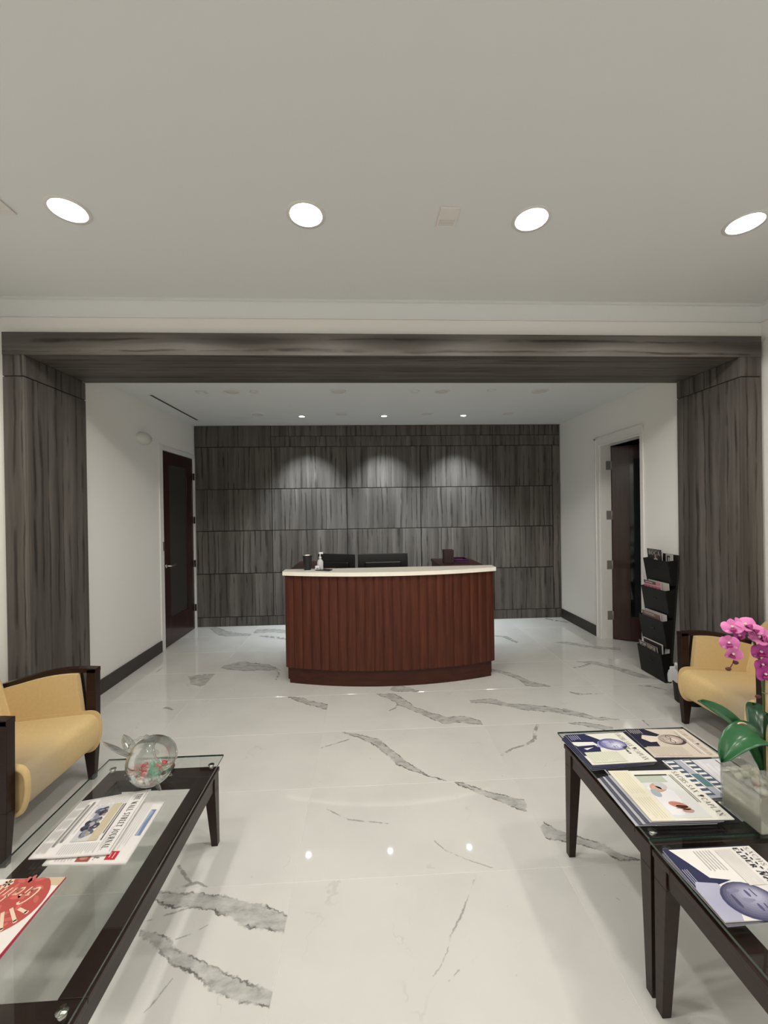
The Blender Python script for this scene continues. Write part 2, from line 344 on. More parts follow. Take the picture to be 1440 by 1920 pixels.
def marble(name, seed, veins):
    m = mat(name, rough=.04, spec=.5); t = NT(m); b = t.N['Principled BSDF']
    tc = t.n('ShaderNodeTexCoord'); P = tc.outputs['Object']
    Q = t.vec('ADD', P, (seed*3.1, seed*1.7, seed*.37))
    d1 = t.noise(Q, 9.0, 3)['Color']; d2 = t.noise(Q, 55.0, 3, .6)['Color']
    D = t.vec('ADD', P, t.vec('SCALE', t.vec('SUBTRACT', d1, (.5, .5, .5)), scale=.05))
    D = t.vec('ADD', D, t.vec('SCALE', t.vec('SUBTRACT', d2, (.5, .5, .5)), scale=.030))
    Dt = t.vec('ADD', P, t.vec('SCALE', t.vec('SUBTRACT', d2, (.5, .5, .5)), scale=.014))
    cloud = t.noise(Q, 2.2, 4, .55)['Fac']
    col = t.ramp(cloud, [(.3, (.69, .68, .65)), (.6, (.75, .74, .705))])
    # faint hairline veins everywhere
    hv = t.noise(t.vec('ADD', Q, t.vec('SCALE', t.vec('SUBTRACT', d1, (.5, .5, .5)), scale=.25)), 1.7, 2)['Fac']
    hl = t.math('SUBTRACT', 1.0, t.smooth(t.math('ABSOLUTE', t.math('SUBTRACT', hv, .5)), 0.0, .006))
    hl = t.math('MULTIPLY', hl, t.smooth(t.noise(Q, 5.0, 2)['Fac'], .52, .68))
    col = t.mix(t.math('MULTIPLY', hl, .26), col, (.42, .41, .39, 1))
    # tiny specks
    spk = t.math('MULTIPLY', t.smooth(t.noise(Q, 34.0, 1)['Fac'], .79, .83), .35)
    col = t.mix(spk, col, (.36, .35, .33, 1))
    streak = t.noise(t.vec('MULTIPLY', Q, (14, 30, 1)), 1.0, 4, .6)['Fac']
    for kind, pts in veins:
        A = Vector((pts[0][0], pts[0][1], 0)); B = Vector((pts[-1][0], pts[-1][1], 0))
        L = (B-A).length; dx = (B-A)/L; nx = Vector((-dx.y, dx.x, 0)); S = .6
        stops = []
        for i, (x, y, w) in enumerate(pts):
            q = Vector((x, y, 0))-A
            stops.append((min(.999, max(.001, q.dot(dx)/L)), (.5+q.dot(nx)/S, w*.5/.25, 0)))
        stops.sort(key=lambda a: a[0])
        # light from a linear ramp is stored exactly (colour stops are linear data here)
        src = D if kind == 'b' else Dt
        R = t.vec('SUBTRACT', src, tuple(A))
        u = t.math('DIVIDE', t.vec('DOT_PRODUCT', R, tuple(dx)), L); v = t.vec('DOT_PRODUCT', R, tuple(nx))
        rp = t.ramp(u, stops); sp = t.n('ShaderNodeSeparateColor'); t.L.new(rp, sp.inputs[0])
        c = t.math('MULTIPLY', t.math('SUBTRACT', sp.outputs[0], .5), S); w = t.math('MULTIPLY', sp.outputs[1], .25)
        dist = t.math('ABSOLUTE', t.math('SUBTRACT', v, c))
        sd = t.math('SUBTRACT', w, dist)                       # >0 inside
        e = .006 if kind == 'b' else .003
        inside = t.smooth(sd, -e, e)
        ends = t.math('MULTIPLY', t.smooth(u, -.012, .004), t.math('SUBTRACT', 1.0, t.smooth(u, .996, 1.012)))
        inside = t.math('MULTIPLY', inside, ends)
        if kind == 'b':
            body = t.ramp(streak, [(.30, (.26, .255, .24)), (.46, (.44, .435, .415)), (.62, (.58, .57, .545))])
            edge = t.math('SUBTRACT', 1.0, t.smooth(t.math('ABSOLUTE', t.math('SUBTRACT', sd, .002)), .001, .0065))
            edge = t.math('MULTIPLY', edge, ends)
            col = t.mix(t.math('MULTIPLY', inside, .80), col, body)
            brk = t.smooth(t.noise(Q, 14.0, 2)['Fac'], .38, .60)
            col = t.mix(t.math('MULTIPLY', t.math('MULTIPLY', edge, brk), .85), col, (.10, .095, .09, 1))
        else:
            brk = t.smooth(t.noise(Q, 22.0, 2)['Fac'], .34, .56)
            col = t.mix(t.math('MULTIPLY', t.math('MULTIPLY', inside, brk), .72), col, (.25, .24, .225, 1))
    t.L.new(col, b.inputs['Base Color'])
    return m
plain_tiles = [marble('marble_tile_%d' % i, 5+i*2.3, []) for i in range(4)]
def tile_mesh(w, d, m):
    a, c, e = w/2-.0008, d/2-.0008, .0012
    b = MB()
    lo = [(-a, -c), (a, -c), (a, c), (-a, c)]; hi = [(-a+e, -c+e), (a-e, -c+e), (a-e, c-e), (-a+e, c-e)]
    v = [(x, y, -.010) for x, y in lo]+[(x, y, -e) for x, y in lo]+[(x, y, 0) for x, y in hi]
    b.add(v, [(0, 1, 5, 4), (1, 2, 6, 5), (2, 3, 7, 6), (3, 0, 4, 7), (4, 5, 9, 8), (5, 6, 10, 9), (6, 7, 11, 10), (7, 4, 8, 11), (8, 9, 10, 11)])
    return b.mesh('tile', m)
tile_cache = {}
for r in range(-8, 7):
    for c in range(-2, 3):
        x0, x1 = TX0+c*TX, TX0+(c+1)*TX; y0, y1 = TY0+r*TY, min(TY0+(r+1)*TY, 6.0)
        w, d = x1-x0, y1-y0; cx, cy = (x0+x1)/2, (y0+y1)/2
        vs = [(k, [(x-cx, y-cy, ww) for x, y, ww in pts]) for k, tl, pts in VEINS if tuple(tl) == (c, r)]
        if vs: me = tile_mesh(w, d, marble('marble_tile_c%d_r%d' % (c, r), 40+c*7+r*3.3, vs))
        else:
            key = ((c*5+r*3) % 4, round(d, 3))
            if key not in tile_cache: tile_cache[key] = tile_mesh(w, d, plain_tiles[key[0]])
            me = tile_cache[key]
        link('tile', me, floor, loc=(cx, cy, 0))

# ---- ceilings with real recesses for the downlights
def holed(mb, x0, x1, y0, y1, z, holes, n=32, up=False):
    xs = sorted({x0, x1} | {round(h[0]-h[2]*1.5, 5) for h in holes} | {round(h[0]+h[2]*1.5, 5) for h in holes})
    ys = sorted({y0, y1} | {round(h[1]-h[2]*1.5, 5) for h in holes} | {round(h[1]+h[2]*1.5, 5) for h in holes})
    for i in range(len(xs)-1):
        for j in range(len(ys)-1):
            a, b, c, d = xs[i], xs[i+1], ys[j], ys[j+1]
            hh = [h for h in holes if a-1e-4 <= h[0]-h[2] and h[0]+h[2] <= b+1e-4 and c-1e-4 <= h[1]-h[2] and h[1]+h[2] <= d+1e-4]
            if not hh: mb.add([(a, c, z), (a, d, z), (b, d, z), (b, c, z)], [(0, 1, 2, 3)]); continue
            hx, hy, hr = hh[0]
            inn = [(hx+hr*math.cos(2*PI*k/n), hy+hr*math.sin(2*PI*k/n), z) for k in range(n)]
            out = []
            for k in range(n):
                ca, sa = math.cos(2*PI*k/n), math.sin(2*PI*k/n); s = 1/max(abs(ca), abs(sa))
                px = a+(b-a)*(.5+.5*ca*s); py = c+(d-c)*(.5+.5*sa*s); out.append((px, py, z))
            mb.add(inn+out, [(k, n+k, n+(k+1) % n, (k+1) % n)[::-1] for k in range(n)])
    return mb
MAIN = [(x, y) for y in (2.128, .92, -2.60) for x in (-1.484, -.285, .914, 2.112)]
RMAIN = .088
SPOTS = [(-.818, 5.392), (.271, 5.384), (1.340, 5.376)]
RSPOT = .040
cm = holed(MB(), FXL-.1, FXR+.1, YR-.1, YW+.02, ZF, [(x, y, RMAIN) for x, y in MAIN])
cm.box(FXL-.1, FXR+.1, YR-.1, YW+.02, ZF+.16, ZF+.22)
struct('ceiling', cm, M['ceil'])
cb = holed(MB(), XL-.1, XR+.1, PY1-.3, YB+.1, ZB, [(x, y, RSPOT) for x, y in SPOTS])
cb.box(XL-.1, XR+.1, PY1-.3, YB+.1, ZB+.16, ZB+.22)
o = struct('ceiling_reception', cb, M['ceil'])

# ---- walls of the waiting room
struct('wall_left', MB().box(FXL-.12, FXL, YR-.12, YW, 0, ZF+.1), M['wall'])
struct('wall_right', MB().box(FXR, FXR+.12, YR-.12, YW, 0, ZF+.1), M['wall'])
struct('wall_rear', MB().box(FXL-.12, FXR+.12, YR-.12, YR, 0, ZF+.1), M['wall'])
wp = MB(); wp.box(FXL-.12, -2.565, YW, PY1, 0, ZF+.1); wp.box(3.095, FXR+.12, YW, PY1, 0, ZF+.1)
wp.box(-2.565, 3.095, YW, PY1-.01, 2.962, ZF+.1)
struct('wall_front', wp, M['wall'])
# ---- walls of the reception bay (with door openings)
D1 = (5.005, 5.905, 2.440); D2 = (4.170, 4.915, 2.425)
wl = MB(); wl.box(XL-.12, XL, PY1, D1[0], 0, ZB+.1); wl.box(XL-.12, XL, D1[1], YB, 0, ZB+.1); wl.box(XL-.12, XL, D1[0], D1[1], D1[2], ZB+.1)
struct('wall_left_reception', wl, M['wall'])
wr = MB(); wr.box(XR, XR+.12, PY1, D2[0], 0, ZB+.1); wr.box(XR, XR+.12, D2[1], YB, 0, ZB+.1); wr.box(XR, XR+.12, D2[0], D2[1], D2[2], ZB+.1)
struct('wall_right_reception', wr, M['wall'])
# ---- crown moulding in front of the header
crown = MB(); prof = [(YW, 3.085), (YW-.012, 3.085), (YW-.016, 3.098), (YW-.05, 3.165), (YW-.056, 3.182), (YW-.072, 3.184), (YW-.072, ZF), (YW, ZF)]
crown.prism(prof, lambda p, d: (d, p[0], p[1]), FXL, FXR)
for side, X0, sg in (('l', FXL, 1), ('r', FXR, -1)):
    crown.prism([(X0+sg*(YW-p[0]), p[1]) for p in prof], lambda p, d: (p[0], d, p[1]), YR, YW)
crown.prism([(YR+(YW-p[0]), p[1]) for p in prof], lambda p, d: (d, p[0], p[1]), FXL, FXR)
struct('trim_1', crown, M['ceil'])

# ---- clad portal: two pillars and a beam
def pillar(name, x0, x1, inner):
    root = MB().box(x0+.006, x1-.006, PY0+.006, PY1-.006, 0, 2.798).build(name, M['reveal'], kind='structure')
    fx = (x0, x1-.0015) if inner > 0 else (x0+.0015, x1)
    ix = (x1-.018, x1) if inner > 0 else (x0, x0+.018)
    for z0, z1 in ((0, 2.643), (2.651, 2.799)):
        MB().box(x0, x1, PY0, PY0+.02, z0, z1).build('front_panel', M['lamV'], root, bevel=.001, seg=1)
        MB().box(ix[0], ix[1], PY0+.0205, PY1, z0, z1).build('side_panel', M['lamV'], root, bevel=.001, seg=1)
    return root
pillar('trim_2', -2.565, -2.420, 1)
pillar('trim_3', 2.925, 3.095, -1)
beam = MB().box(-2.56, 3.09, PY0+.02, PY1-.006, 2.81, 2.955).build('trim_4', M['reveal'], kind='structure')
MB().box(-2.566, 3.096, PY0-.002, PY0+.020, 2.800, 2.962).build('face_panel', M['lamX'], beam, bevel=.001, seg=1)
MB().box(-2.42, 2.925, PY0+.0205, PY1, 2.8005, 2.812).build('soffit_panel', M['lamX'], beam, bevel=.001, seg=1)
MB().box(-2.566, 3.096, PY1-.006, PY1, 2.812, 2.962).build('rear_panel', M['lamX'], beam)

# ---- panelled back wall
wb = struct('wall_back', MB().box(XL-.12, XR+.12, YB, YB+.12, 0, ZB+.1), M['reveal'])
PX = [XL+.001, -1.354, -.264, .826, 1.917, 2.821, XR-.001]
PZ = [.136, .765, 1.384, 1.988, 2.599]
def panel(x0, x1, z0, z1, g=.005, proud=.022):
    MB().box(x0+g, x1-g, YB-proud, YB-.001, z0+g, z1-g).build('wall_panel', M['lamV'], wb, bevel=.0015, seg=1)
for i in range(6):
    for j in range(4):
        if i < 5: panel(PX[i], PX[i+1], PZ[j], PZ[j+1])
panel(PX[5], PX[6], .136, 2.599)
panel(PX[0], PX[1], 2.599, ZB-.001); 
for a, b in ((PX[1], PX[4]), (PX[4], PX[6])):
    panel(a, b, 2.599, 2.752, .003); panel(a, b, 2.752, ZB-.001, .003)
for a, b in ((PX[0], PX[2]), (PX[2], PX[4]), (PX[4], PX[6])):
    panel(a, b, .001, .136, .003, .024)

# ---- dark baseboards
struct('baseboard_left', MB().box(XL, XL+.016, PY1, D1[0]-.075, 0, .135), M['base'], bevel=.003)
struct('baseboard_right', MB().box(XR-.016, XR, D2[1]+.105, YB-.026, 0, .135), M['base'], bevel=.003)
struct('baseboard_right_near', MB().box(XR-.016, XR, PY1, D2[0]-.06, 0, .135), M['base'], bevel=.003)
struct('baseboard_waiting_left', MB().box(FXL, FXL+.016, YR, YW, 0, .135), M['base'], bevel=.003)
struct('baseboard_waiting_right', MB().box(FXR-.016, FXR, YR, 1.86, 0, .135), M['base'], bevel=.003)

# ---- door 1 (left, closed, narrow frosted pane)
def lever(parent, x, y, z, sg, dy):
    h = MB(); h.lathe([(.0, 0), (.026, 0), (.026, .008*sg), (.0, .008*sg)], 18, (x, y, z), axis='X')
    h.tube([(x, y, z), (x+.05*sg, y, z), (x+.055*sg, y+.01*dy, z), (x+.055*sg, y+.135*dy, z+.002)], .0115, 10)
    return h.build('handle', M['chrome'], parent)
d1 = thing('door_1', 'closed dark mahogany door with a narrow grey pane and chrome lever', None, (XL, 5.455, 0), kind='structure')
def L1(mb): return [setattr(mb, 'v', [(x-XL, y-5.455, z) for x, y, z in mb.v]), mb][1]
y0, y1, zt = D1
lf = MB(); xo, xi = XL-.045, XL-.004
lf.box(xo, xi, y0+.012, y0+.19, .008, zt-.018); lf.box(xo, xi, y1-.22, y1-.012, .008, zt-.018)
lf.box(xo, xi, y0+.19, y1-.22, .008, .34); lf.box(xo, xi, y0+.19, y1-.22, 2.27, zt-.018)
leaf = L1(lf).build('door_leaf', M['mahog'], d1, bevel=.002)
L1(MB().box(xo+.015, xi-.012, y0+.188, y1-.218, .338, 2.272)).build('pane', mat('grey_frosted_pane', (.045, .042, .037), .4), d1)
fr = MB(); fr.box(XL-.06, XL+.012, y0-.072, y0+.010, 0, zt+.045); fr.box(XL-.06, XL+.012, y1-.010, YB-.028, 0, zt+.045); fr.box(XL-.06, XL+.012, y0+.010, y1-.010, zt-.014, zt+.045)
L1(fr).build('door_frame', M['white_trim'], d1, bevel=.003)
hb = MB(); hb.box(XL-.12, XL-.115, y0, y1, 0, zt)
L1(hb).build('backing', M['blackm'], d1)
for hz in (.30, .93, 1.55, 2.17):
    h = MB(); h.box(XL-.003, XL+.014, y1-.010, y1+.006, hz-.05, hz+.05); h.lathe([(.0, -.05), (.007, -.05), (.007, .05), (0, .05)], 10, (XL+.013, y1-.002, hz))
    L1(h).build('hinge', M['dark_metal'], d1)
hh = lever(d1, 0, y0+.075-5.455, 1.005, 1, 1)
L1(MB().box(XL+.012, XL+.020, y0-.03, y0-.002, 1.20, 1.31)).build('strike_plate', M['chrome'], d1)

# ---- door 2 (right, standing open into the dark room)
d2 = thing('door_2', 'mahogany glass-panelled door standing open in a white frame', None, (XR, 4.54, 0), kind='structure')
def L2(mb): return [setattr(mb, 'v', [(x-XR, y-4.54, z) for x, y, z in mb.v]), mb][1]
y0, y1, zt = D2
fr = MB(); w = .095
fr.box(XR-.014, XR+.0, y1+.005, y1+w, 0, zt+w-.01); fr.box(XR-.014, XR+.0, y0-.045, y0-.005, 0, zt+w-.01); fr.box(XR-.014, XR+.0, y0-.005, y1+.005, zt+.005, zt+w-.01)
fr.box(XR-.022, XR-.0, y1+.070, y1+w, 0, zt+w); fr.box(XR-.022, XR, y0-.045, y1+w, zt+.070, zt+w)
fr.box(XR-.006, XR+.126, y1-.018, y1+.004, 0, zt+.004); fr.box(XR-.006, XR+.126, y0-.004, y0+.014, 0, zt+.004); fr.box(XR-.006, XR+.126, y0+.014, y1-.018, zt-.014, zt+.004)
L2(fr).build('door_frame', M['white_trim'], d2, bevel=.002)
ang = math.radians(32)         # leaf direction measured from +x towards -y
hx, hy = XR+.125, y1-.03
def leafpt(a, t, z): return (hx+a*math.cos(ang)+t*math.sin(ang)-XR, hy-a*math.sin(ang)+t*math.cos(ang)-4.54, z)
def leafbox(mb, a0, a1, t0, t1, z0, z1):
    A = [leafpt(a0, t0, z0), leafpt(a1, t0, z0), leafpt(a1, t1, z0), leafpt(a0, t1, z0)]; B = [(p[0], p[1], z1) for p in A]
    return mb.hexa(A, B)
lf = MB()
leafbox(lf, 0, .19, 0, .044, .008, zt-.02); leafbox(lf, .60, .73, 0, .044, .008, zt-.02)
leafbox(lf, .19, .60, 0, .044, .008, .30); leafbox(lf, .19, .60, 0, .044, 2.24, zt-.02)
L = lf.build('door_leaf', M['mahog'], d2, bevel=.002)
g = MB(); leafbox(g, .188, .602, .016, .024, .298, 2.242); g.build('pane', mat('dark_glass_pane', (.006, .009, .010), .06), d2)
for hz in (.30, .93, 1.55, 2.17):
    h = MB(); h.box(.060, .122, y1-.0215-4.54, y1-.0175-4.54, hz-.055, hz+.055); h.lathe([(0, -.055), (.009, -.055), (.009, .055), (0, .055)], 10, (.126, y1-.026-4.54, hz))
    h.build('hinge', mat('satin_nickel', (.30, .29, .27), .35, .3), d2)
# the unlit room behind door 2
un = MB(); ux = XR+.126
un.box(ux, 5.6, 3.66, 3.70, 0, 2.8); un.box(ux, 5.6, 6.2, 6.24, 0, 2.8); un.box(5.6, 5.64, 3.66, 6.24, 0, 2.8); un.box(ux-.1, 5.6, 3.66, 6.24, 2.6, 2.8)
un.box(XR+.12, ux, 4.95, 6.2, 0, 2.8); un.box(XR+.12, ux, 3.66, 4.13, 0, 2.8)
struct('wall_side_room', un, mat('shade_painted_wall', (.10, .095, .09), .8))  # dark grey wall colour stands in for the room's missing light
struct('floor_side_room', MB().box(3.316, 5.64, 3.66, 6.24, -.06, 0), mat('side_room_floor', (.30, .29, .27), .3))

# ---- door 3 (right wall of the waiting room, only its edge is in view)
d3 = thing('door_3', 'tall brown door in the right waiting room wall', None, (FXR, 2.45, 0), kind='structure')
MB().box(-.012, -.0005, -.52, .50, 0, 2.86).build('door_leaf', wood('brown_door', (.05, .025, .015), (.09, .05, .03), 'Z', .45, .1), d3)
fr = MB(); fr.box(-.022, -.0002, .50, .575, 0, 2.93); fr.box(-.022, -.0002, -.595, -.52, 0, 2.93); fr.box(-.022, -.0002, -.52, .50, 2.86, 2.93)
fr.build('door_frame', M['white_trim'], d3, bevel=.002)
lever(d3, -.0125, -.44, 1.0, -1, 1)

# ================================================================== CEILING FIXTURES
m_lens = emit('lamp_lens', LAMP_COLOR, LENS_GLOW)
m_baffle = mat('white_reflector', (.86, .85, .82), .5)
m_trim = mat('white_ring', (.75, .74, .71), .5)
def downlight(x, y, label):
    t = thing('recessed_downlight', label, 'downlight', (x, y, ZF), group='large round downlights over the waiting area')
    MB().lathe([(RMAIN-.004, -.004), (RMAIN+.012, -.005), (RMAIN+.014, -.0005)], 36).build('trim_ring', m_trim, t)
    MB().lathe([(RMAIN-.004, -.004), (.081, .046), (.0, .048)], 36).build('reflector', m_baffle, t)
    MB().lathe([(.080, .044), (.0, .044)], 36, smooth=False).build('lens', m_lens, t)
    ld = bpy.data.lights.new('lamp', 'SPOT'); ld.energy = LAMP_WATT; ld.color = LAMP_COLOR
    ld.spot_size = math.radians(152); ld.spot_blend = .15; ld.shadow_soft_size = .07
    lo = bpy.data.objects.new('lamp', ld); COL.objects.link(lo); lo.parent = t; lo.location = (0, 0, -.008)
    return t
names = ['leftmost glowing round ceiling downlight, beside the air vent', 'second glowing ceiling downlight from the left', 'third glowing ceiling downlight, right of the small ceiling plate', 'rightmost glowing ceiling downlight at the picture edge']
for i, (x, y) in enumerate(MAIN):
    downlight(x, y, names[i] if i < 4 else 'large round ceiling downlight behind the viewer')
m_slens = emit('spot_lens', SPOT_COLOR, 60.0)
for i, (x, y) in enumerate(SPOTS):
    t = thing('accent_spot', ['left', 'middle', 'right'][i]+' small lit accent spot in front of the panelled wall', 'spotlight', (x, y, ZB), group='small lit accent spots by the panelled wall')
    MB().lathe([(RSPOT-.003, -.003), (RSPOT+.014, -.004), (RSPOT+.016, -.0005)], 24).build('trim_ring', m_trim, t)
    MB().lathe([(RSPOT-.003, -.003), (.034, .045), (0, .047)], 24).build('reflector', m_baffle, t)
    MB().lathe([(.033, .020), (0, .020)], 24, smooth=False).build('lens', m_slens, t)
    ld = bpy.data.lights.new('spot_lamp', 'SPOT'); ld.energy = SPOT_WATT; ld.color = SPOT_COLOR
    ld.spot_size = math.radians(77); ld.spot_blend = 1.0; ld.shadow_soft_size = .025
    lo = bpy.data.objects.new('spot_lamp', ld); COL.objects.link(lo); lo.parent = t; lo.location = (0, 0, .012)
    lo.rotation_euler = (math.radians(15), 0, 0)
# unlit fixtures over the reception bay
m_off = mat('unlit_lens', (.64, .635, .61), .6)
def off_light(x, y, r, label, name='unlit_downlight', grp='unlit round downlights over the desk'):
    t = thing(name, label, 'ceiling fixture', (x, y, ZB), group=grp)
    MB().lathe([(r, -.0005), (r*.98, -.006), (r*.82, -.008), (r*.80, -.003)], 32).build('trim_ring', m_trim, t)
    MB().lathe([(r*.80, -.003), (r*.5, -.012), (0, -.014)], 32).build('lens', m_off, t)
for i, x in enumerate((-1.365, -.266, .831, 1.902)):
    off_light(x, 4.262, .088, ['leftmost', 'second', 'third', 'rightmost'][i]+' large unlit downlight in the nearer row above the desk')
for i, x in enumerate((-1.357, -.284, .823, 1.902)):
    off_light(x, 5.255, .085, ['leftmost', 'second', 'third', 'rightmost'][i]+' unlit downlight in the row nearest the panelled wall')
def ceiling_disc(x, y, r, label):
    t = thing('ceiling_sprinkler', label, 'sprinkler', (x, y, ZB), group='small round ceiling covers above the desk')
    MB().lathe([(r, -.0005), (r, -.008), (r*.85, -.012), (0, -.012)], 24).build('cover', m_trim, t)
    MB().lathe([(r*1.12, -.0005), (r*1.12, -.003), (r, -.0035)], 24).build('ring', m_off, t)
for x, y, l in ((-1.135, 4.268, 'small round ceiling cover just right of the leftmost unlit downlight'), (.546, 4.257, 'small round ceiling cover left of the third unlit downlight'), (1.36, 4.222, 'small round ceiling cover left of the rightmost unlit downlight')):
    ceiling_disc(x, y, .042, l)
t = thing('ceiling_plate', 'small square white ceiling plate near the slot diffuser', 'ceiling plate', (-1.682, 4.288, ZB))
MB().box(-.05, .05, -.05, .05, -.008, -.0005).build('cover', m_off, t, bevel=.003); MB().box(-.035, .035, -.035, .035, -.011, -.0082).build('face', m_trim, t, bevel=.002)
t = thing('slot_diffuser', 'long dark linear slot air diffuser along the left ceiling', 'air vent', (-2.245, 4.97, ZB))
MB().box(-.022, .022, -.60, .60, -.005, -.0005).build('frame', m_trim, t, bevel=.001)
MB().box(-.013, .013, -.59, .59, -.0065, -.0052).build('slot', M['blackm'], t)
# plate and grille over the waiting area
t = thing('speaker_plate', 'small rectangular white plate on the ceiling between two downlights', 'ceiling plate', (.461, 2.123, ZF), rz=.02)
MB().box(-.052, .052, -.072, .072, -.007, -.0005).build('cover', mat('pinkish_plate', (.79, .76, .73), .5), t, bevel=.002)
for k in range(4): MB().box(-.042, .042, .012+k*.012, .018+k*.012, -.0085, -.0068).build('slot', m_off, t)
t = thing('air_vent', 'white ceiling air vent at the left picture edge', 'air vent', (-1.86, 2.02, ZF))
fv = MB(); fv.box(-.15, .10, .10, .14, -.01, -.0005); fv.box(-.15, .10, -.30, -.26, -.01, -.0005); fv.box(.06, .10, -.26, .10, -.01, -.0005); fv.box(-.15, -.11, -.26, .10, -.01, -.0005)
fv.build('frame', m_trim, t, bevel=.002)
MB().box(-.11, .06, -.26, .10, -.0022, -.0005).build('backing', M['blackm'], t)
for k in range(8):
    y = -.24+k*.045
    MB().hexa([(-.11, y, -.009), (.06, y, -.009), (.06, y+.004, -.009), (-.11, y+.004, -.009)], [(-.11, y+.02, -.0025), (.06, y+.02, -.0025), (.06, y+.024, -.0025), (-.11, y+.024, -.0025)]).build('slat', m_trim, t)
# emergency light on the left wall
t = thing('emergency_light', 'round white emergency light high on the left wall by the door', 'wall light', (XL, 4.588, 2.485))
def egg(rx, ry, rz, x0=0.0):
    return lambda u, v: (x0+rx*math.sin(PI/2*v), ry*math.cos(PI/2*v)*math.cos(2*PI*u), rz*math.cos(PI/2*v)*math.sin(2*PI*u))
MB().grid(egg(.085, .125, .072), 28, 10, wrap_u=True).build('housing', mat('white_glossy_plastic', (.66, .67, .60), .15), t)
MB().lathe([(.0, .0), (.055, .0), (.055, .012), (0, .012)], 28, (-.0005, 0, 0), axis='X').build('backplate', m_trim, t)
MB().lathe([(.0, .0), (.012, .0), (.012, .03), (0, .034)], 12, (0, .150, -.015), axis='X').build('test_button', M['white_trim'], t)

# ================================================================== RECEPTION DESK
DX = .237; RD = 3.13
def arc_y(x, apex, R=RD): return apex+R-math.sqrt(R*R-x*x)
desk = thing('reception_desk', 'bow-fronted cherry reception desk with reeded front and cream stone counter', 'desk', (DX, 3.76, 0))
OY = 3.76
def bow(half, apex, yback, z0, z1, n=36):
    pts = [(-half+2*half*i/n, arc_y(-half+2*half*i/n, apex)-OY) for i in range(n+1)]+[(half, yback-OY), (-half, yback-OY)]
    return MB().prism(pts, lambda p, d: (p[0], p[1], d), z0, z1)
bow(.985, 3.772, 4.02, 0, .158).build('plinth', M['cherry_dark'], desk)
bow(1.018, 3.752, 4.02, .158, 1.044).build('carcass', M['cherry_dark'], desk)
NS = 24
for k in range(NS):                                  # reeds of the front, each its own slat
    xa, xb = -1.02+2.04*k/NS, -1.02+2.04*(k+1)/NS; n = 7; pr = []
    for i in range(n+1):
        f = i/n; x = xa+(xb-xa)*(.015+.97*f)
        bulge = .011*(1-abs((f-.36)/(.64 if f > .36 else .36))**2.2)
        pr.append((x, arc_y(x, 3.751)-OY-bulge))
    pr += [(xb-.001, arc_y(xb, 3.753)-OY), (xa+.001, arc_y(xa, 3.753)-OY)]
    MB().prism(pr, lambda p, d: (p[0], p[1], d), .158, 1.044, smooth=False).build('slat', M['cherry'], desk)
bow(1.034, 3.708, 4.032, 1.0445, 1.081).build('counter', M['counter'], desk, bevel=.003)
for s in (-1, 1):                                    # side returns
    a, b = (s*1.018, s*.99)
    MB().box(min(a, b), max(a, b), 4.02-OY, 4.92-OY, .0, 1.022).build('side_panel', M['cherry'], desk, bevel=.002)
    a, b = (s*1.03, s*.56)
    MB().box(min(a, b), max(a, b), 4.034-OY, 4.93-OY, 1.0225, 1.050).build('side_ledge', M['cherry_dark'], desk, bevel=.002)
    a, b = (s*.59, s*.57)
    MB().box(min(a, b), max(a, b), 4.05-OY, 4.92-OY, .742, 1.022).build('side_panel', M['cherry'], desk)
MB().box(-.99, .99, 4.02-OY, 4.80-OY, .715, .742).build('work_surface', M['cherry_dark'], desk, bevel=.002)

def monitor(x, y, rz, zc, w, h, label):
    t = thing('monitor', label, 'monitor', (x, y, .742), rz, group='computer monitors behind the counter')
    c = zc-.742
    MB().box(-w/2, w/2, -.012, .012, c-h/2, c+h/2).build('screen_housing', M['black'], t, bevel=.004)
    MB().box(-w*.36, w*.36, -.034, -.012, c-h*.30, c+h*.24).build('back_bulge', M['black'], t, bevel=.012)
    MB().box(-w/2+.012, w/2-.012, .0121, .0135, c-h/2+.015, c+h/2-.012).build('screen', mat('dark_screen', (.004, .004, .005), .15), t)
    st = MB(); st.box(-.03, .03, -.045, -.03, .008, c); st.build('stand', M['blackm'], t, bevel=.003)
    MB().box(-.12, .12, -.12, .08, 0, .010).build('stand_base', M['blackm'], t, bevel=.004)
    MB().box(-.055, .055, -.0352, -.0338, c-.012+.01, c+.0).build('back_vent', mat('grey_plastic', (.035, .035, .037), .4), t)
monitor(-.318, 4.36, -.42, 1.035, .44, .31, 'black monitor turned at an angle, beside the tumbler')
monitor(.183, 4.33, .02, 1.030, .535, .315, 'black monitor seen squarely from behind, middle of the desk')

t = thing('tumbler', 'black insulated tumbler with steel rim on the counter', 'tumbler', (-.566, 3.935, 1.0812))
MB().lathe([(.0, .006), (.033, .006), (.034, .014), (.0445, .130), (.0455, .150), (.0435, .152)], 28).build('body', mat('black_tumbler', (.010, .010, .012), .3), t)
MB().lathe([(0, 0), (.031, 0), (.033, .006), (0, .0062)], 28).build('base', M['chrome'], t)
MB().lathe([(.0456, .146), (.0462, .155), (.0425, .157), (.041, .150)], 28).build('rim', M['chrome'], t)
MB().lathe([(.0415, .152), (.036, .158), (0, .160)], 28).build('lid', mat('clear_lid', (.10, .10, .10), .1), t)

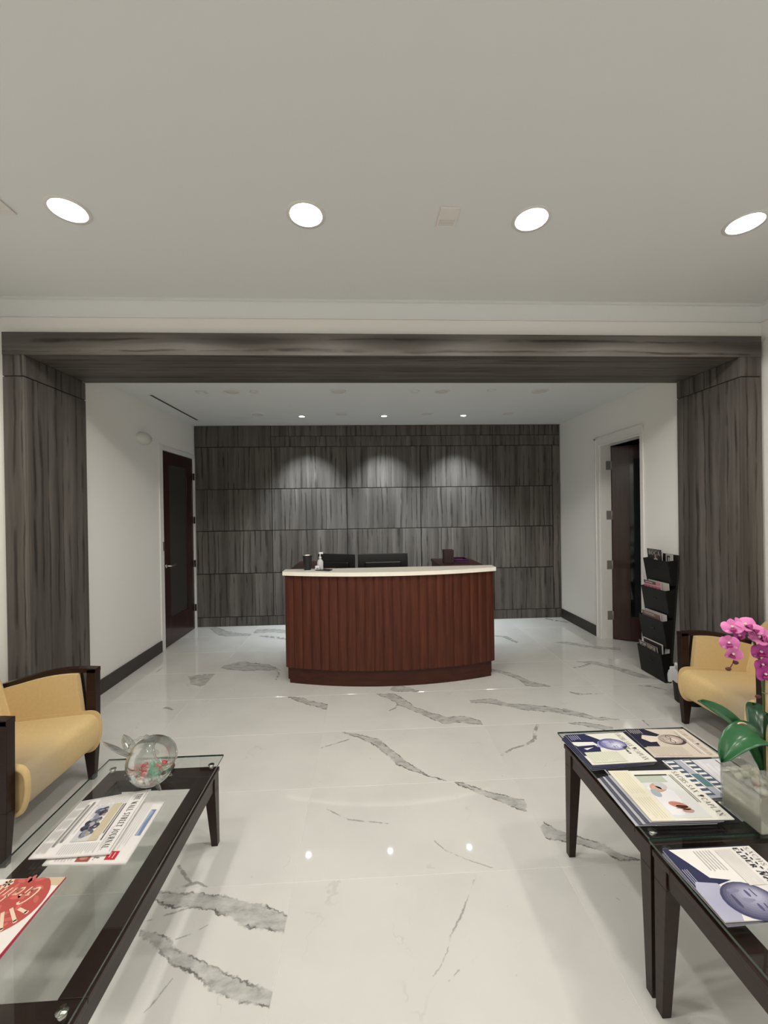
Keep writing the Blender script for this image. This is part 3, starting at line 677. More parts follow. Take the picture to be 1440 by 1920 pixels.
t = thing('sanitizer_bottle', 'small white pump bottle next to the tumbler', 'bottle', (-.448, 3.985, 1.0812))
MB().lathe([(0, 0), (.028, 0), (.030, .006), (.030, .075), (.022, .092), (.011, .100), (.011, .108)], 20).build('body', mat('milky_plastic', (.62, .63, .63), .25), t)
MB().lathe([(.0, .106), (.013, .106), (.013, .122), (.005, .124), (.005, .150), (0, .150)], 14).build('cap', M['white_trim'], t)
MB().box(-.012, .030, -.010, .010, .150, .168).build('pump_head', mat('bright_white_plastic', (.82, .82, .82), .3), t, bevel=.004)
t = thing('small_box', 'little white label box beside the pump bottle', 'box', (-.470, 3.925, 1.0812), .2)
MB().box(-.020, .020, -.016, .016, 0, .044).build('body', mat('white_card', (.75, .75, .76), .5), t, bevel=.002)
MB().box(-.012, .012, -.0168, -.0161, .012, .026).build('label_mark', mat('grey_print', (.25, .25, .27), .6), t)
t = thing('phone', 'dark phone lying on the counter in front of the monitor', 'phone', (-.405, 3.905, 1.0812), -.35)
MB().box(-.075, .075, -.037, .037, 0, .009).build('body', M['black'], t, bevel=.003)
MB().box(-.070, .070, -.033, .033, .0091, .0096).build('screen', mat('dark_screen_b', (.01, .01, .012), .08), t)
t = thing('card_holder', 'dark maroon upright box on the right desk ledge', 'box', (.925, 4.50, 1.0505))
bx = MB(); bx.box(-.055, .055, -.05, -.044, 0, .148); bx.box(-.055, .055, .044, .05, 0, .148); bx.box(-.055, -.049, -.044, .044, 0, .148); bx.box(.049, .055, -.044, .044, 0, .148); bx.box(-.049, .049, -.044, .044, 0, .006)
bx.build('body', mat('maroon_leather', (.030, .010, .012), .45), t, bevel=.002)
MB().box(-.046, .046, -.03, .03, .006, .140).build('cards', mat('dark_cards', (.07, .05, .05), .6), t)
t = thing('purple_tray', 'glossy purple tray beside the maroon box on the ledge', 'tray', (1.075, 4.62, 1.0505))
tr = MB(); tr.box(-.085, .085, -.12, .12, 0, .006); tr.box(-.085, -.079, -.12, .12, .006, .036); tr.box(.079, .085, -.12, .12, .006, .036); tr.box(-.079, .079, -.12, -.114, .006, .036); tr.box(-.079, .079, .114, .12, .006, .036)
tr.build('body', mat('purple_plastic', (.050, .006, .055), .2), t, bevel=.002)
MB().box(-.06, .06, -.09, .07, .0065, .018).build('note_pad', mat('violet_paper', (.12, .03, .14), .5), t)

# ================================================================== TABLES
m_disc = mat('standoff_disc', (.55, .54, .52), .22, 1.0)
def glass_table(name, label, x0, x1, y0, y1, ztop, gx0, gx1, gy0, gy1, zg, apron=.068, rail=.078, group=None):
    cx, cy = (x0+x1)/2, (y0+y1)/2; t = thing(name, label, 'table', (cx, cy, 0), group=group)
    a, b = (x1-x0)/2, (y1-y0)/2
    tf = MB(); zt = ztop; th = .020; ov = .006
    A, B = a, b
    for q in ((-A, A, -B, -B+rail), (-A, A, B-rail, B), (-A, -A+rail, -B+rail, B-rail), (A-rail, A, -B+rail, B-rail)):
        tf.box(q[0], q[1], q[2], q[3], zt-th, zt)
    tf.build('top_frame', M['espresso'], t, bevel=.0025)
    i = .010
    for nm, q in (('apron', (-a+i, a-i, -b+i, -b+i+.022)), ('apron', (-a+i, a-i, b-i-.022, b-i)), ('apron', (-a+i, -a+i+.022, -b+i+.022, b-i-.022)), ('apron', (a-i-.022, a-i, -b+i+.022, b-i-.022))):
        MB().box(q[0], q[1], q[2], q[3], zt-th-apron, zt-th-.0002).build(nm, M['espresso'], t, bevel=.002)
    for sx in (-1, 1):
        for sy in (-1, 1):
            ox, oy = sx*(a-.004), sy*(b-.004); w0, w1 = .030, .052
            lo = [(ox, oy), (ox-sx*w0, oy), (ox-sx*w0, oy-sy*w0), (ox, oy-sy*w0)]
            hi = [(ox, oy), (ox-sx*w1, oy), (ox-sx*w1, oy-sy*w1), (ox, oy-sy*w1)]
            if sx*sy < 0: lo, hi = lo[::-1], hi[::-1]
            zk = zt-th-apron-.004
            m = MB(); m.hexa([(p[0], p[1], 0) for p in lo], [(p[0], p[1], zk) for p in hi])
            m.hexa([(p[0], p[1], zk) for p in hi], [(p[0], p[1], zt-th-.0003) for p in hi])
            m.build('leg', M['espresso'], t, bevel=.0015)
            sxx, syy = sx*(a-.030), sy*(b-.030)
            s = MB(); s.lathe([(.0, zt), (.011, zt), (.011, zg-.009), (0, zg-.009)], 18, (sxx, syy, 0)); s.lathe([(0, zg-.0088), (.015, zg-.0088), (.015, zg-.0082), (0, zg-.0082)], 18, (sxx, syy, 0))
            s.build('standoff', m_disc, t)
    g = MB(); X0, X1, Y0, Y1 = gx0-cx, gx1-cx, gy0-cy, gy1-cy; z0, z1 = zg-.008, zg
    v = [(x, y, z) for z in (z0, z1) for y in (Y0, Y1) for x in (X0, X1)]
    g.add(v, [(0, 2, 3, 1), (4, 5, 7, 6)], 0); g.add(v, [(0, 1, 5, 4), (2, 6, 7, 3), (0, 4, 6, 2), (1, 3, 7, 5)], 1)
    g.build('glass_top', [M['glass'], M['glass_edge']], t)
    return t
ZL, ZR = .412, .553
glass_table('coffee_table', 'long low dark wood coffee table with floating glass top, left side', -1.282, -.750, 1.018, 2.062, .376, -1.312, -.742, .985, 2.100, ZL)
glass_table('side_table', 'tall dark wood glass-topped table carrying brochures, farther of the right pair', .934, 1.536, 1.300, 1.888, .520, .924, 1.558, 1.288, 1.928, ZR, apron=.062, group='glass topped tables on the right')
glass_table('side_table', 'dark wood glass-topped table nearest the viewer, right side', .928, 1.530, .660, 1.284, .520, .918, 1.552, .640, 1.2835, ZR, apron=.062, group='glass topped tables on the right')

# ================================================================== ARMCHAIRS
def rounded(pts, r, n=5):
    out = []; N = len(pts)
    for i in range(N):
        p0, p, p1 = Vector(pts[i-1]), Vector(pts[i]), Vector(pts[(i+1) % N]); ri = r[i] if isinstance(r, (list, tuple)) else r
        a = (p0-p); b = (p1-p); l = min(ri, a.length*.49, b.length*.49); A = p+a.normalized()*l; B = p+b.normalized()*l
        for k in range(n+1):
            f = k/n; out.append(tuple((1-f)**2*A+2*f*(1-f)*p+f*f*B))
    return out
def cushion(profile, y0, y1, er, fn, mi=0, n=5):
    """extrude a closed 2-D profile across, with rounded side edges"""
    cx = sum(p[0] for p in profile)/len(profile); cz = sum(p[1] for p in profile)/len(profile)
    ext = max(max(abs(p[0]-cx) for p in profile), .05); ezt = max(max(abs(p[1]-cz) for p in profile), .05)
    rings = []
    for k in range(n+1):
        a = PI/2*k/n; rings.append((y0+er*(1-math.sin(a)), er*(1-math.cos(a))))
    rings += [(y0+y1-y, i) for y, i in rings[::-1]]
    mb = MB(); N = len(profile); v = []
    for y, ins in rings:
        for p in profile:
            q = (cx+(p[0]-cx)*(1-ins/ext), cz+(p[1]-cz)*(1-ins/ezt)); v.append(fn(q, y))
    f = [(i*N+k, i*N+(k+1) % N, (i+1)*N+(k+1) % N, (i+1)*N+k) for i in range(len(rings)-1) for k in range(N)]
    mb.add(v, f, mi, True); mb.add(v, [tuple(range(N))[::-1], tuple(range(len(v)-N, len(v)))], mi, True)
    return mb
def armchair(label, loc, rz):
    """faces local +x; origin on the floor under the front posts' plane"""
    t = thing('armchair', label, 'armchair', loc, rz, group='mustard upholstered armchairs')
    hw = .335                                       # half width over the arms
    seat = rounded([(-.60, .20), (.015, .188), (.056, .30), (.048, .455), (-.60, .40)], [.03, .09, .12, .12, .02], 8)
    cushion(seat, -hw+.052, hw-.052, .022, lambda p, d: (p[0], d, p[1])).build('seat', M['fabric'], t)
    # backrest: leaning slab with broad rounded top
    W = hw-.045
    outline = rounded([(-W, .30), (W, .30), (W*.97, .70), (W*.62, .86), (-W*.62, .86), (-W*.97, .70)], [.03, .03, .16, .20, .20, .16], 7)
    def bf(p, d): return (-.485+d-.24*(p[1]-.30)-.030*math.cos(p[0]/W*1.4)+.0, p[0], p[1])
    cushion(outline, -.13, .045, .035, bf).build('backrest', M['fabric'], t)
    for s in (-1, 1):
        yo = s*hw; yi = s*(hw-.048)
        # front post, tapering below the seat
        m = MB(); ya, yb_ = min(yo, yi), max(yo, yi)
        m.hexa([(-.055, ya+.008, 0), (-.018, ya+.008, 0), (-.018, yb_-.008, 0), (-.055, yb_-.008, 0)], [(-.085, ya, .26), (0, ya, .26), (0, yb_, .26), (-.085, yb_, .26)])
        m.hexa([(-.060, ya, .26), (0, ya, .26), (0, yb_, .26), (-.060, yb_, .26)], [(-.050, ya, .690), (.006, ya, .694), (.006, yb_, .694), (-.050, yb_, .690)])
        m.build('front_leg', M['espresso'], t, bevel=.003)
        m = MB(); m.hexa([(-.72, ya+.006, 0), (-.68, ya+.006, 0), (-.68, yb_-.006, 0), (-.72, yb_-.006, 0)], [(-.66, ya, .30), (-.58, ya, .30), (-.58, yb_, .30), (-.66, yb_, .30)])
        m.hexa([(-.66, ya, .30), (-.58, ya, .30), (-.58, yb_, .30), (-.66, yb_, .30)], [(-.72, ya, .62), (-.66, ya, .62), (-.66, yb_, .62), (-.72, yb_, .62)])
        m.build('rear_leg', M['espresso'], t, bevel=.003)
        # curved arm rail
        n = 14; top = []; bot = []
        for i in range(n+1):
            f = i/n; x = .006-.70*f; z = .694+.010*math.sin(PI*min(1, f*1.6))-.125*f**2.1
            top.append((x, z)); bot.append((x, z-.026))
        MB().prism(top+bot[::-1], lambda p, d: (p[0], d, p[1]), ya, yb_).build('arm_rail', M['espresso'], t, bevel=.003)
        # upholstered inner panel and wooden outer panel
        pan = [(-.052, .32)]+[(x, z-.001) for x, z in bot if -.66 < x < -.052]+[(-.655, .32)]
        a, b = (yi-s*.022, yi+s*.010); MB().prism(pan, lambda p, d: (p[0], d, p[1]), min(a, b), max(a, b)).build('arm_panel', M['fabric'], t, bevel=.006)
        a, b = (yi+s*.011, yo-s*.012); MB().prism(pan, lambda p, d: (p[0], d, p[1]), min(a, b), max(a, b)).build('outer_panel', M['espresso'], t)
    MB().box(-.60, -.10, -hw+.05, hw-.05, .185, .205).build('seat_rail', M['espresso'], t)
    return t
armchair('mustard armchair with dark wood arms, left behind the coffee table', (-1.690, 2.292, 0), 0)
armchair('mustard armchair with dark wood arms, right behind the orchid', (2.372, 2.640, 0), PI)

# ================================================================== PRINT: flat lettering and pictures on paper
PMAT = {}
def pm(c):
    c = tuple(round(v, 3) for v in c)
    if c not in PMAT: PMAT[c] = mat('ink_%02d' % len(PMAT), c, .55)
    return PMAT[c]
class Print:
    """flat shapes printed on a page; x to the right of the reader, y up, in metres"""
    def __init__(s): s.mb = MB(); s.mats = []; s.z = .0003
    def idx(s, c):
        m = pm(c)
        if m not in s.mats: s.mats.append(m)
        return s.mats.index(m)
    def poly(s, pts, c, up=True):
        a = sum(pts[i-1][0]*pts[i][1]-pts[i][0]*pts[i-1][1] for i in range(len(pts)))
        if a < 0: pts = pts[::-1]
        s.mb.add([(p[0], p[1], s.z) for p in pts], [tuple(range(len(pts)))], s.idx(c)); return s
    def layer(s, d=.00012): s.z += d; return s
    def rect(s, x0, y0, x1, y1, c): return s.poly([(x0, y0), (x1, y0), (x1, y1), (x0, y1)], c)
    def ell(s, cx, cy, rx, ry, c, rot=0, n=22, a0=0, a1=2*PI):
        pts = []
        for k in range(n+(0 if a1-a0 > 6.28 else 1)):
            a = a0+(a1-a0)*k/n; x, y = rx*math.cos(a), ry*math.sin(a)
            pts.append((cx+x*math.cos(rot)-y*math.sin(rot), cy+x*math.sin(rot)+y*math.cos(rot)))
        return s.poly(pts, c)
    def ball(s, cx, cy, rx, ry, c0, c1, dx=0.0, dy=0.0, n=7, rot=0):
        """printed tonal gradient: nested ellipses from the rim colour to the highlight"""
        for k in range(n):
            f = k/(n-1); r = 1-.72*f
            s.ell(cx+dx*f*rx, cy+dy*f*ry, rx*r, ry*r, tuple(round(a+(b-a)*f, 3) for a, b in zip(c0, c1)), rot); s.layer(.00005)
        return s
    def line(s, x0, y0, x1, y1, w, c):
        d = Vector((x1-x0, y1-y0)); L = d.length
        if L < 1e-6: return s
        n = Vector((-d.y, d.x))/L*w/2
        return s.poly([(x0-n.x, y0-n.y), (x1-n.x, y1-n.y), (x1+n.x, y1+n.y), (x0+n.x, y0+n.y)], c)
    def path(s, pts, w, c):
        for a, b in zip(pts, pts[1:]): s.line(*a, *b, w, c)
        return s
    def lines(s, x0, y0, x1, y1, n, c, fill=.45, rag=.25):
        h = (y1-y0)/n
        for k in range(n):
            y = y1-(k+.5)*h
            s.rect(x0, y-h*fill/2, x1-(x1-x0)*rag*random.random()*(random.random() < .5), y+h*fill/2, c)
        return s
    def text(s, txt, x, y, h, c, width=None, sl=0.0, bold=1.0):
        """serif capitals built from strokes; returns total width"""
        segs = []; cur = 0
        for ch in txt:
            w, g = GL.get(ch, (.45, [])); segs += [(cur, q) for q in g]; cur += w+.16
        k = h if width is None else width/cur
        for off, q in segs:
            pl = stroke(q, bold)
            for P in pl: s.poly([(x+(off+px)*k+sl*py*h, y+py*h) for px, py in P], c)
        return cur*k
    def build(s, parent, name='cover_print', z=0):
        for i, v in enumerate(s.mb.v): s.mb.v[i] = (v[0], v[1], v[2]+z)
        return s.mb.build(name, s.mats, parent)
TH, TN = .15, .065
def V(x, y0=0, y1=1): return ('l', x, y0, x, y1, TH)
def sf(x, y, w=.30): return ('l', x-w/2, y+(.025 if y < .5 else -.025), x+w/2, y+(.025 if y < .5 else -.025), .05)
def stroke(q, b):
    if q[0] == 'l':
        _, x0, y0, x1, y1, w = q; w *= b; d = Vector((x1-x0, y1-y0)); n = Vector((-d.y, d.x)).normalized()*w/2
        return [[(x0-n.x, y0-n.y), (x1-n.x, y1-n.y), (x1+n.x, y1+n.y), (x0+n.x, y0+n.y)]]
    _, cx, cy, rx, ry, a0, a1, w = q; out = []; n = 9
    for k in range(n):
        A = [math.radians(a0+(a1-a0)*(k+j)/n) for j in (0, 1)]
        def pt(a, sg):
            ww = (TN+(w-TN)*abs(math.cos(a)))*b/2*sg
            return (cx+(rx+ww)*math.cos(a), cy+(ry+ww)*math.sin(a))
        out.append([pt(A[0], -1), pt(A[0], 1), pt(A[1], 1), pt(A[1], -1)])
    return out
def ln(x0, y0, x1, y1, w): return ('l', x0, y0, x1, y1, w)
def ar(cx, cy, rx, ry, a0, a1, w=TH): return ('a', cx, cy, rx, ry, a0, a1, w)
GL = {
 'A': (.78, [ln(.12, 0, .40, 1, TN), ln(.40, 1, .68, 0, TH), ln(.22, .34, .60, .34, TN), sf(.12, 0, .26), sf(.68, 0, .28)]),
 'B': (.64, [V(.16), ln(.16, .97, .36, .97, TN), ln(.16, .52, .38, .52, TN), ln(.16, .03, .38, .03, TN), ar(.36, .75, .18, .22, -90, 90), ar(.38, .275, .21, .245, -90, 90)]),
 'C': (.74, [ar(.42, .5, .33, .46, 40, 320), ln(.68, .72, .68, .98, .05)]),
 'D': (.76, [V(.16), ln(.10, .97, .38, .97, TN), ln(.10, .03, .38, .03, TN), ar(.36, .5, .32, .47, -90, 90)]),
 'E': (.62, [V(.16), ln(.06, .97, .56, .97, TN), ln(.06, .03, .58, .03, TN), ln(.16, .52, .42, .52, TN), ln(.56, .80, .56, .99, .05), ln(.58, .01, .58, .22, .05)]),
 'F': (.58, [V(.16), ln(.06, .97, .54, .97, TN), ln(.16, .52, .42, .52, TN), sf(.16, 0), ln(.54, .80, .54, .99, .05)]),
 'H': (.80, [V(.16), V(.64), ln(.16, .51, .64, .51, TN), sf(.16, 0), sf(.64, 0), sf(.16, 1), sf(.64, 1)]),
 'I': (.32, [V(.16), sf(.16, 0), sf(.16, 1)]),
 'J': (.46, [ln(.30, .2, .30, 1, TH), ar(.17, .20, .13, .20, 180, 360, .1), sf(.30, 1)]),
 'K': (.74, [V(.16), ln(.22, .45, .60, .97, TN), ln(.32, .55, .64, .02, TH), sf(.16, 0), sf(.16, 1), sf(.62, 0, .24)]),
 'L': (.60, [V(.16), ln(.06, .03, .56, .03, TN), sf(.16, 1), ln(.56, .01, .56, .26, .05)]),
 'M': (.96, [ln(.14, 0, .16, 1, TN), ln(.16, 1, .48, .08, TH), ln(.48, .08, .80, 1, TN), V(.82), sf(.14, 0), sf(.82, 0)]),
 'N': (.82, [ln(.14, 0, .14, 1, TN), ln(.14, 1, .68, 0, TH), ln(.68, 0, .68, 1, TN), sf(.14, 0, .26), sf(.68, 1, .26), sf(.10, 1, .2)]),
 'O': (.82, [ar(.41, .5, .33, .46, 0, 360)]),
 'P': (.62, [V(.16), ln(.16, .97, .36, .97, TN), ln(.16, .47, .36, .47, TN), ar(.35, .72, .20, .25, -90, 90), sf(.16, 0)]),
 'R': (.72, [V(.16), ln(.16, .97, .36, .97, TN), ln(.16, .49, .36, .49, TN), ar(.35, .73, .19, .24, -90, 90), ln(.34, .48, .64, .02, TH), sf(.16, 0)]),
 'S': (.58, [ar(.29, .74, .19, .22, 30, 270), ar(.29, .27, .21, .24, -150, 90), ln(.48, .74, .48, .97, .05), ln(.08, .03, .08, .27, .05)]),
 'T': (.70, [V(.35), ln(.04, .97, .66, .97, TN), sf(.35, 0), ln(.05, .76, .05, .98, .05), ln(.65, .76, .65, .98, .05)]),
 'U': (.78, [ln(.16, .3, .16, 1, TH), ln(.62, .3, .62, 1, TN), ar(.39, .30, .23, .28, 180, 360), sf(.16, 1), sf(.62, 1, .24)]),
 'V': (.76, [ln(.12, 1, .40, 0, TH), ln(.40, 0, .66, 1, TN), sf(.12, 1), sf(.66, 1, .24)]),
 'W': (1.06, [ln(.10, 1, .32, 0, TH), ln(.32, 0, .52, .9, TN), ln(.52, .9, .74, 0, TH), ln(.74, 0, .96, 1, TN), sf(.10, 1, .26), sf(.96, 1, .24)]),
 'X': (.76, [ln(.12, 1, .64, 0, TH), ln(.62, 1, .12, 0, TN), sf(.14, 0, .24), sf(.62, 0, .26), sf(.14, 1, .26), sf(.60, 1, .24)]),
 'Y': (.72, [ln(.10, 1, .36, .46, TH), ln(.62, 1, .36, .46, TN), ln(.36, 0, .36, .48, TH), sf(.36, 0)]),
 '.': (.22, [ln(.04, .06, .18, .06, .13)]), ' ': (.34, []),
 # a few script lower-case letters
 'e': (.40, [ar(.20, .24, .15, .21, 0, 320, .11), ln(.06, .26, .34, .28, TN)]),
 'w': (.60, [ln(.06, .46, .16, .03, .11), ln(.16, .03, .28, .44, TN), ln(.28, .44, .38, .03, .11), ln(.38, .03, .54, .48, TN)]),
 's': (.34, [ar(.17, .35, .10, .10, 20, 270, .1), ar(.17, .13, .11, .11, -160, 90, .1)]),
 'r': (.34, [ln(.10, 0, .10, .46, .11), ar(.22, .32, .12, .14, 40, 170, .09)]),
 'a': (.44, [ar(.20, .22, .15, .20, 0, 360, .1), ln(.36, .0, .36, .46, .1)]),
 't': (.32, [ln(.16, .02, .16, .78, .11), ln(.02, .48, .32, .48, TN), ln(.16, .03, .28, .06, TN)]),
 'i': (.20, [ln(.10, 0, .10, .44, .11), ln(.10, .58, .10, .66, .1)]),
 'u': (.44, [ln(.08, .12, .08, .46, .11), ar(.21, .14, .13, .13, 180, 360, .09), ln(.35, 0, .35, .46, .11)]),
 'd': (.44, [ar(.19, .22, .14, .20, 0, 360, .1), ln(.36, 0, .36, .92, .11)]),
 'G': (.78, [ar(.42, .5, .33, .46, 45, 330), ln(.70, .08, .70, .46, .13), ln(.48, .46, .80, .46, TN)]),
}
NAVY, NAVY2 = (.016, .017, .070), (.010, .011, .035)
CREAM, WHITE, INK = (.80, .78, .66), (.82, .80, .77), (.03, .03, .04)

def brochure(name, label, cx, cy, rz, z, w, h, color, cat='brochure', group=None, th=.004, edge=WHITE, spine=NAVY2, curl=0):
    """page right = local +x, page up = local +y"""
    t = thing(name, label, cat, (cx, cy, z), rz-PI/2, group=group)
    n = 8
    def top(u, v):
        x, y = (u-.5)*w, (v-.5)*h
        return (x, y, th+curl*(abs(u-.5)*2)**3)
    pb = MB(); pb.box(-w/2+.001, w/2-.001, -h/2+.001, h/2-.001, 0.0004, th-.0006); pb.build('page_block', pm(edge), t)
    c = MB(); c.box(-w/2, w/2, -h/2, h/2, th-.0006, th); c.build('cover', pm(color), t)
    MB().box(-w/2-.0006, -w/2+.003, -h/2, h/2, 0.0002, th+.0001).build('spine', pm(spine), t)
    return t
def portrait(P, cx, cy, s, skin, shade, hair, suit, shirt=WHITE, bald=True, glasses=False, tilt=0):
    """head and shoulders seen from the front; s = head height"""
    def R(x, y): return (cx+s*(x*math.cos(tilt)-y*math.sin(tilt)), cy+s*(x*math.sin(tilt)+y*math.cos(tilt)))
    P.poly([R(*p) for p in ((-1.15, -1.35), (1.05, -1.35), (1.0, -.86), (.45, -.62), (.22, -.50), (-.22, -.50), (-.5, -.62), (-1.1, -.88))], suit)
    P.layer(); P.poly([R(*p) for p in ((-.24, -.42), (.24, -.42), (.30, -.62), (.02, -1.15), (-.30, -.62))], shirt)
    P.layer(); P.poly([R(*p) for p in ((-.07, -.60), (.07, -.60), (.12, -1.05), (.02, -1.15), (-.08, -1.05))], tuple(v*.6 for v in suit))
    P.poly([R(*p) for p in ((-.18, -.30), (.18, -.30), (.20, -.50), (0, -.60), (-.20, -.50))], shade)
    P.layer(); P.ell(*R(0, 0), .375*s, .50*s, hair if not bald else shade, tilt)
    P.layer(); P.ell(*R(.01, .02 if bald else -.06), .35*s, .47*s if bald else .42*s, skin, tilt)
    P.layer()
    for sx in (-1, 1):
        P.ell(*R(sx*.375, -.04), .045*s, .09*s, skin, tilt, 10)
        P.ell(*R(sx*.15, .03), .075*s, .028*s, shade, tilt, 10); P.line(*R(sx*.07, .115), *R(sx*.24, .10), .03*s, hair)
    P.layer()
    for sx in (-1, 1):
        P.ell(*R(sx*.15, .025), .028*s, .026*s, INK, tilt, 8)
        if glasses:
            pts = [R(sx*.16+.12*math.cos(a*PI/6), .02+.085*math.sin(a*PI/6)) for a in range(13)]; P.path(pts, .03*s, INK)
    if glasses: P.line(*R(-.05, .03), *R(.05, .03), .025*s, INK)
    P.poly([R(*p) for p in ((-.02, .04), (.03, .04), (.085, -.15), (-.075, -.15))], tuple((a+b)/2 for a, b in zip(skin, shade)))
    P.ell(*R(0, -.255), .125*s, .028*s, tuple(v*.7 for v in shade), tilt, 12)
    P.ell(*R(-.23, -.12), .055*s, .10*s, tuple((a+b)/2 for a, b in zip(skin, shade)), tilt, 10)
    P.layer()

# ================================================================== BROCHURES ON THE RIGHT TABLES
bw, bh = .226, .284
TITLE = (.22, .19, .17)
G_BR = 'law firm brochures on the glass tables'
def firm_title(P, y, h, c=TITLE, w=.205):
    P.text('SACHS SAX', -w/2, y, h, c, width=w*.52, bold=.8)
    P.ell(w*.085, y+h*.75, h*.22, h*.35, INK); P.line(w*.085, y, w*.085, y+h*.7, h*.10, INK)
    P.text('CAPLAN', w*.13, y, h, c, width=w*.38, bold=.8); P.layer()
zg = ZR+.0004
# stack 1: cream brochure with blue portrait (far left)
fol = brochure('folder', 'flat black folder under the brochures on the farther right table', 1.135, 1.606, .0, zg, .555, .300, (.012, .012, .014), cat='folder', th=.003, edge=(.03, .03, .03), spine=(.012, .012, .014))
zg += .0034
lay = [(1.058, 1.750, .075), (1.062, 1.752, .05), (1.066, 1.754, .03)]
for k, (x, y, a) in enumerate(lay):
    brochure('brochure', ['lowest', 'second lowest', 'third lowest'][k]+' navy-edged brochure of the stack under the blue portrait brochure', x, y, a, zg+k*.0042, bw, bh, NAVY, group=G_BR, edge=(.35, .35, .40))
t = brochure('brochure', 'cream brochure with a blue-toned portrait of a bald man in suit', 1.074, 1.756, .018, zg+.0126, bw, bh, (.78, .77, .68), group=G_BR)
P = Print()
P.poly([(-.113, -.142), (-.113, -.05), (-.055, .000), (-.02, -.03), (.05, -.060), (.052, -.142)], NAVY); P.layer()
P.lines(-.105, -.135, -.065, -.085, 5, (.45, .45, .6), .3); P.layer()
P.poly([(-.045, -.045), (-.02, -.035), (.012, -.105), (-.03, -.142), (-.052, -.142)], WHITE); P.layer()
P.poly([(-.022, -.05), (-.008, -.05), (.004, -.142), (-.018, -.142)], NAVY); P.layer()
P.poly([(-.048, -.02), (-.008, -.05), (.005, -.02), (-.03, .01)], (.40, .40, .62)); P.layer()
P.ball(-.020, .032, .045, .062, (.10, .10, .30), (.70, .70, .84), .25, .2); P.layer()
for sx in (-1, 1):
    P.ell(-.018+sx*.017, .030, .009, .004, (.22, .22, .45)); P.line(-.018+sx*.008, .042, -.018+sx*.028, .041, .0035, (.16, .16, .38))
P.poly([(-.021, .030), (-.015, .030), (-.009, .008), (-.027, .008)], (.46, .46, .66)); P.ell(-.018, -.005, .015, .0035, (.24, .22, .48)); P.ell(-.040, .012, .008, .016, (.44, .44, .66)); P.layer()
P.rect(.030, -.130, .104, .02, (.70, .70, .58)); P.layer(); P.lines(.034, -.125, .100, .015, 13, (.60, .60, .50), .35); P.layer()
firm_title(P, .095, .022)
P.text('News', -.005, .060, .022, INK, sl=.3, bold=1.5); P.lines(-.006, .084, .03, .090, 1, INK, .4)
P.build(t, z=.004)
# beige brochure, far right of the first table
zg -= .0034
t0 = brochure('brochure', 'black-spined brochure lying beneath the beige portrait brochure', 1.372, 1.792, .03, zg, bw, bh, NAVY2, group=G_BR, edge=(.3, .3, .33))
t = brochure('brochure', 'beige brochure with a drawn portrait of a man with glasses', 1.388, 1.795, -.06, zg+.0042, bw, bh, (.66, .58, .49), group=G_BR)
P = Print()
P.poly([(-.113, -.142), (-.113, -.052), (-.06, -.005), (-.035, -.05), (.04, -.065), (.04, -.142)], NAVY2); P.layer()
P.lines(-.105, -.135, -.070, -.075, 6, (.55, .5, .48), .3)
P.poly([(-.06, -.09), (-.045, -.03), (-.005, -.045), (.0, -.085), (-.03, -.11)], (.74, .66, .56)); P.layer()
P.ell(-.018, .025, .042, .060, (.07, .045, .045)); P.layer(); P.ball(-.020, .018, .037, .052, (.40, .32, .28), (.74, .64, .56), .2, .1, 5); P.layer()
for sx in (-1, 1):
    P.path([(-.020+sx*.017+.013*math.cos(a*PI/6), .018+.009*math.sin(a*PI/6)) for a in range(13)], .003, INK)
P.line(-.027, .020, -.013, .020, .003, INK); P.poly([(-.023, .018), (-.017, .018), (-.012, -.004), (-.028, -.004)], (.50, .40, .34)); P.ell(-.02, -.014, .013, .003, (.35, .2, .18)); P.layer()
P.rect(.035, -.128, .104, .03, (.62, .54, .45)); P.layer(); P.lines(.038, -.124, .1, .028, 13, (.52, .45, .38), .35); P.layer()
P.rect(-.10, .088, .10, .094, (.85, .82, .78)); P.rect(-.08, .075, .09, .079, (.45, .38, .32)); P.layer()
firm_title(P, .103, .018, (.45, .38, .32))
P.build(t, z=.004)
# brochure with a white colonnaded building
t0 = brochure('brochure', 'dark brochure beneath the white building brochure, against the glass vase', 1.392, 1.545, .02, zg, bw, bh, (.10, .10, .12), group=G_BR, edge=(.4, .4, .42))
t = brochure('brochure', 'pale grey brochure showing a white colonnaded building', 1.396, 1.553, .0, zg+.0042, bw, bh, (.66, .65, .68), group=G_BR)
P = Print()
for k in range(5): P.poly([(-.1+k*.02, .0+k*.02), (.09, -.02+k*.022), (.10, .0+k*.022), (-.1+k*.02, .015+k*.02)], (.74+.02*(k % 2), .73, .76))
P.layer()
P.rect(-.113, -.142, .113, -.02, (.42, .45, .50)); P.layer()
for r, (y0, y1) in enumerate(((-.055, -.025), (-.135, -.10))):
    P.rect(-.11, y0-.004, .10, y1+.006, (.07, .10, .15)); P.layer()
    for k in range(8): P.rect(-.105+k*.026, y0, -.093+k*.026, y1, WHITE)
    P.rect(-.112, y0-.009, .105, y0-.002, WHITE); P.layer()
P.rect(-.02, -.093, .055, -.060, (.10, .20, .22)); P.rect(-.025, -.098, .06, -.093, WHITE); P.layer()
P.rect(-.10, .082, .08, .086, INK); P.rect(-.06, .073, .085, .076, (.35, .35, .38)); P.layer()
firm_title(P, .100, .020, (.30, .28, .28))
P.build(t, z=.004)
zg += .0034
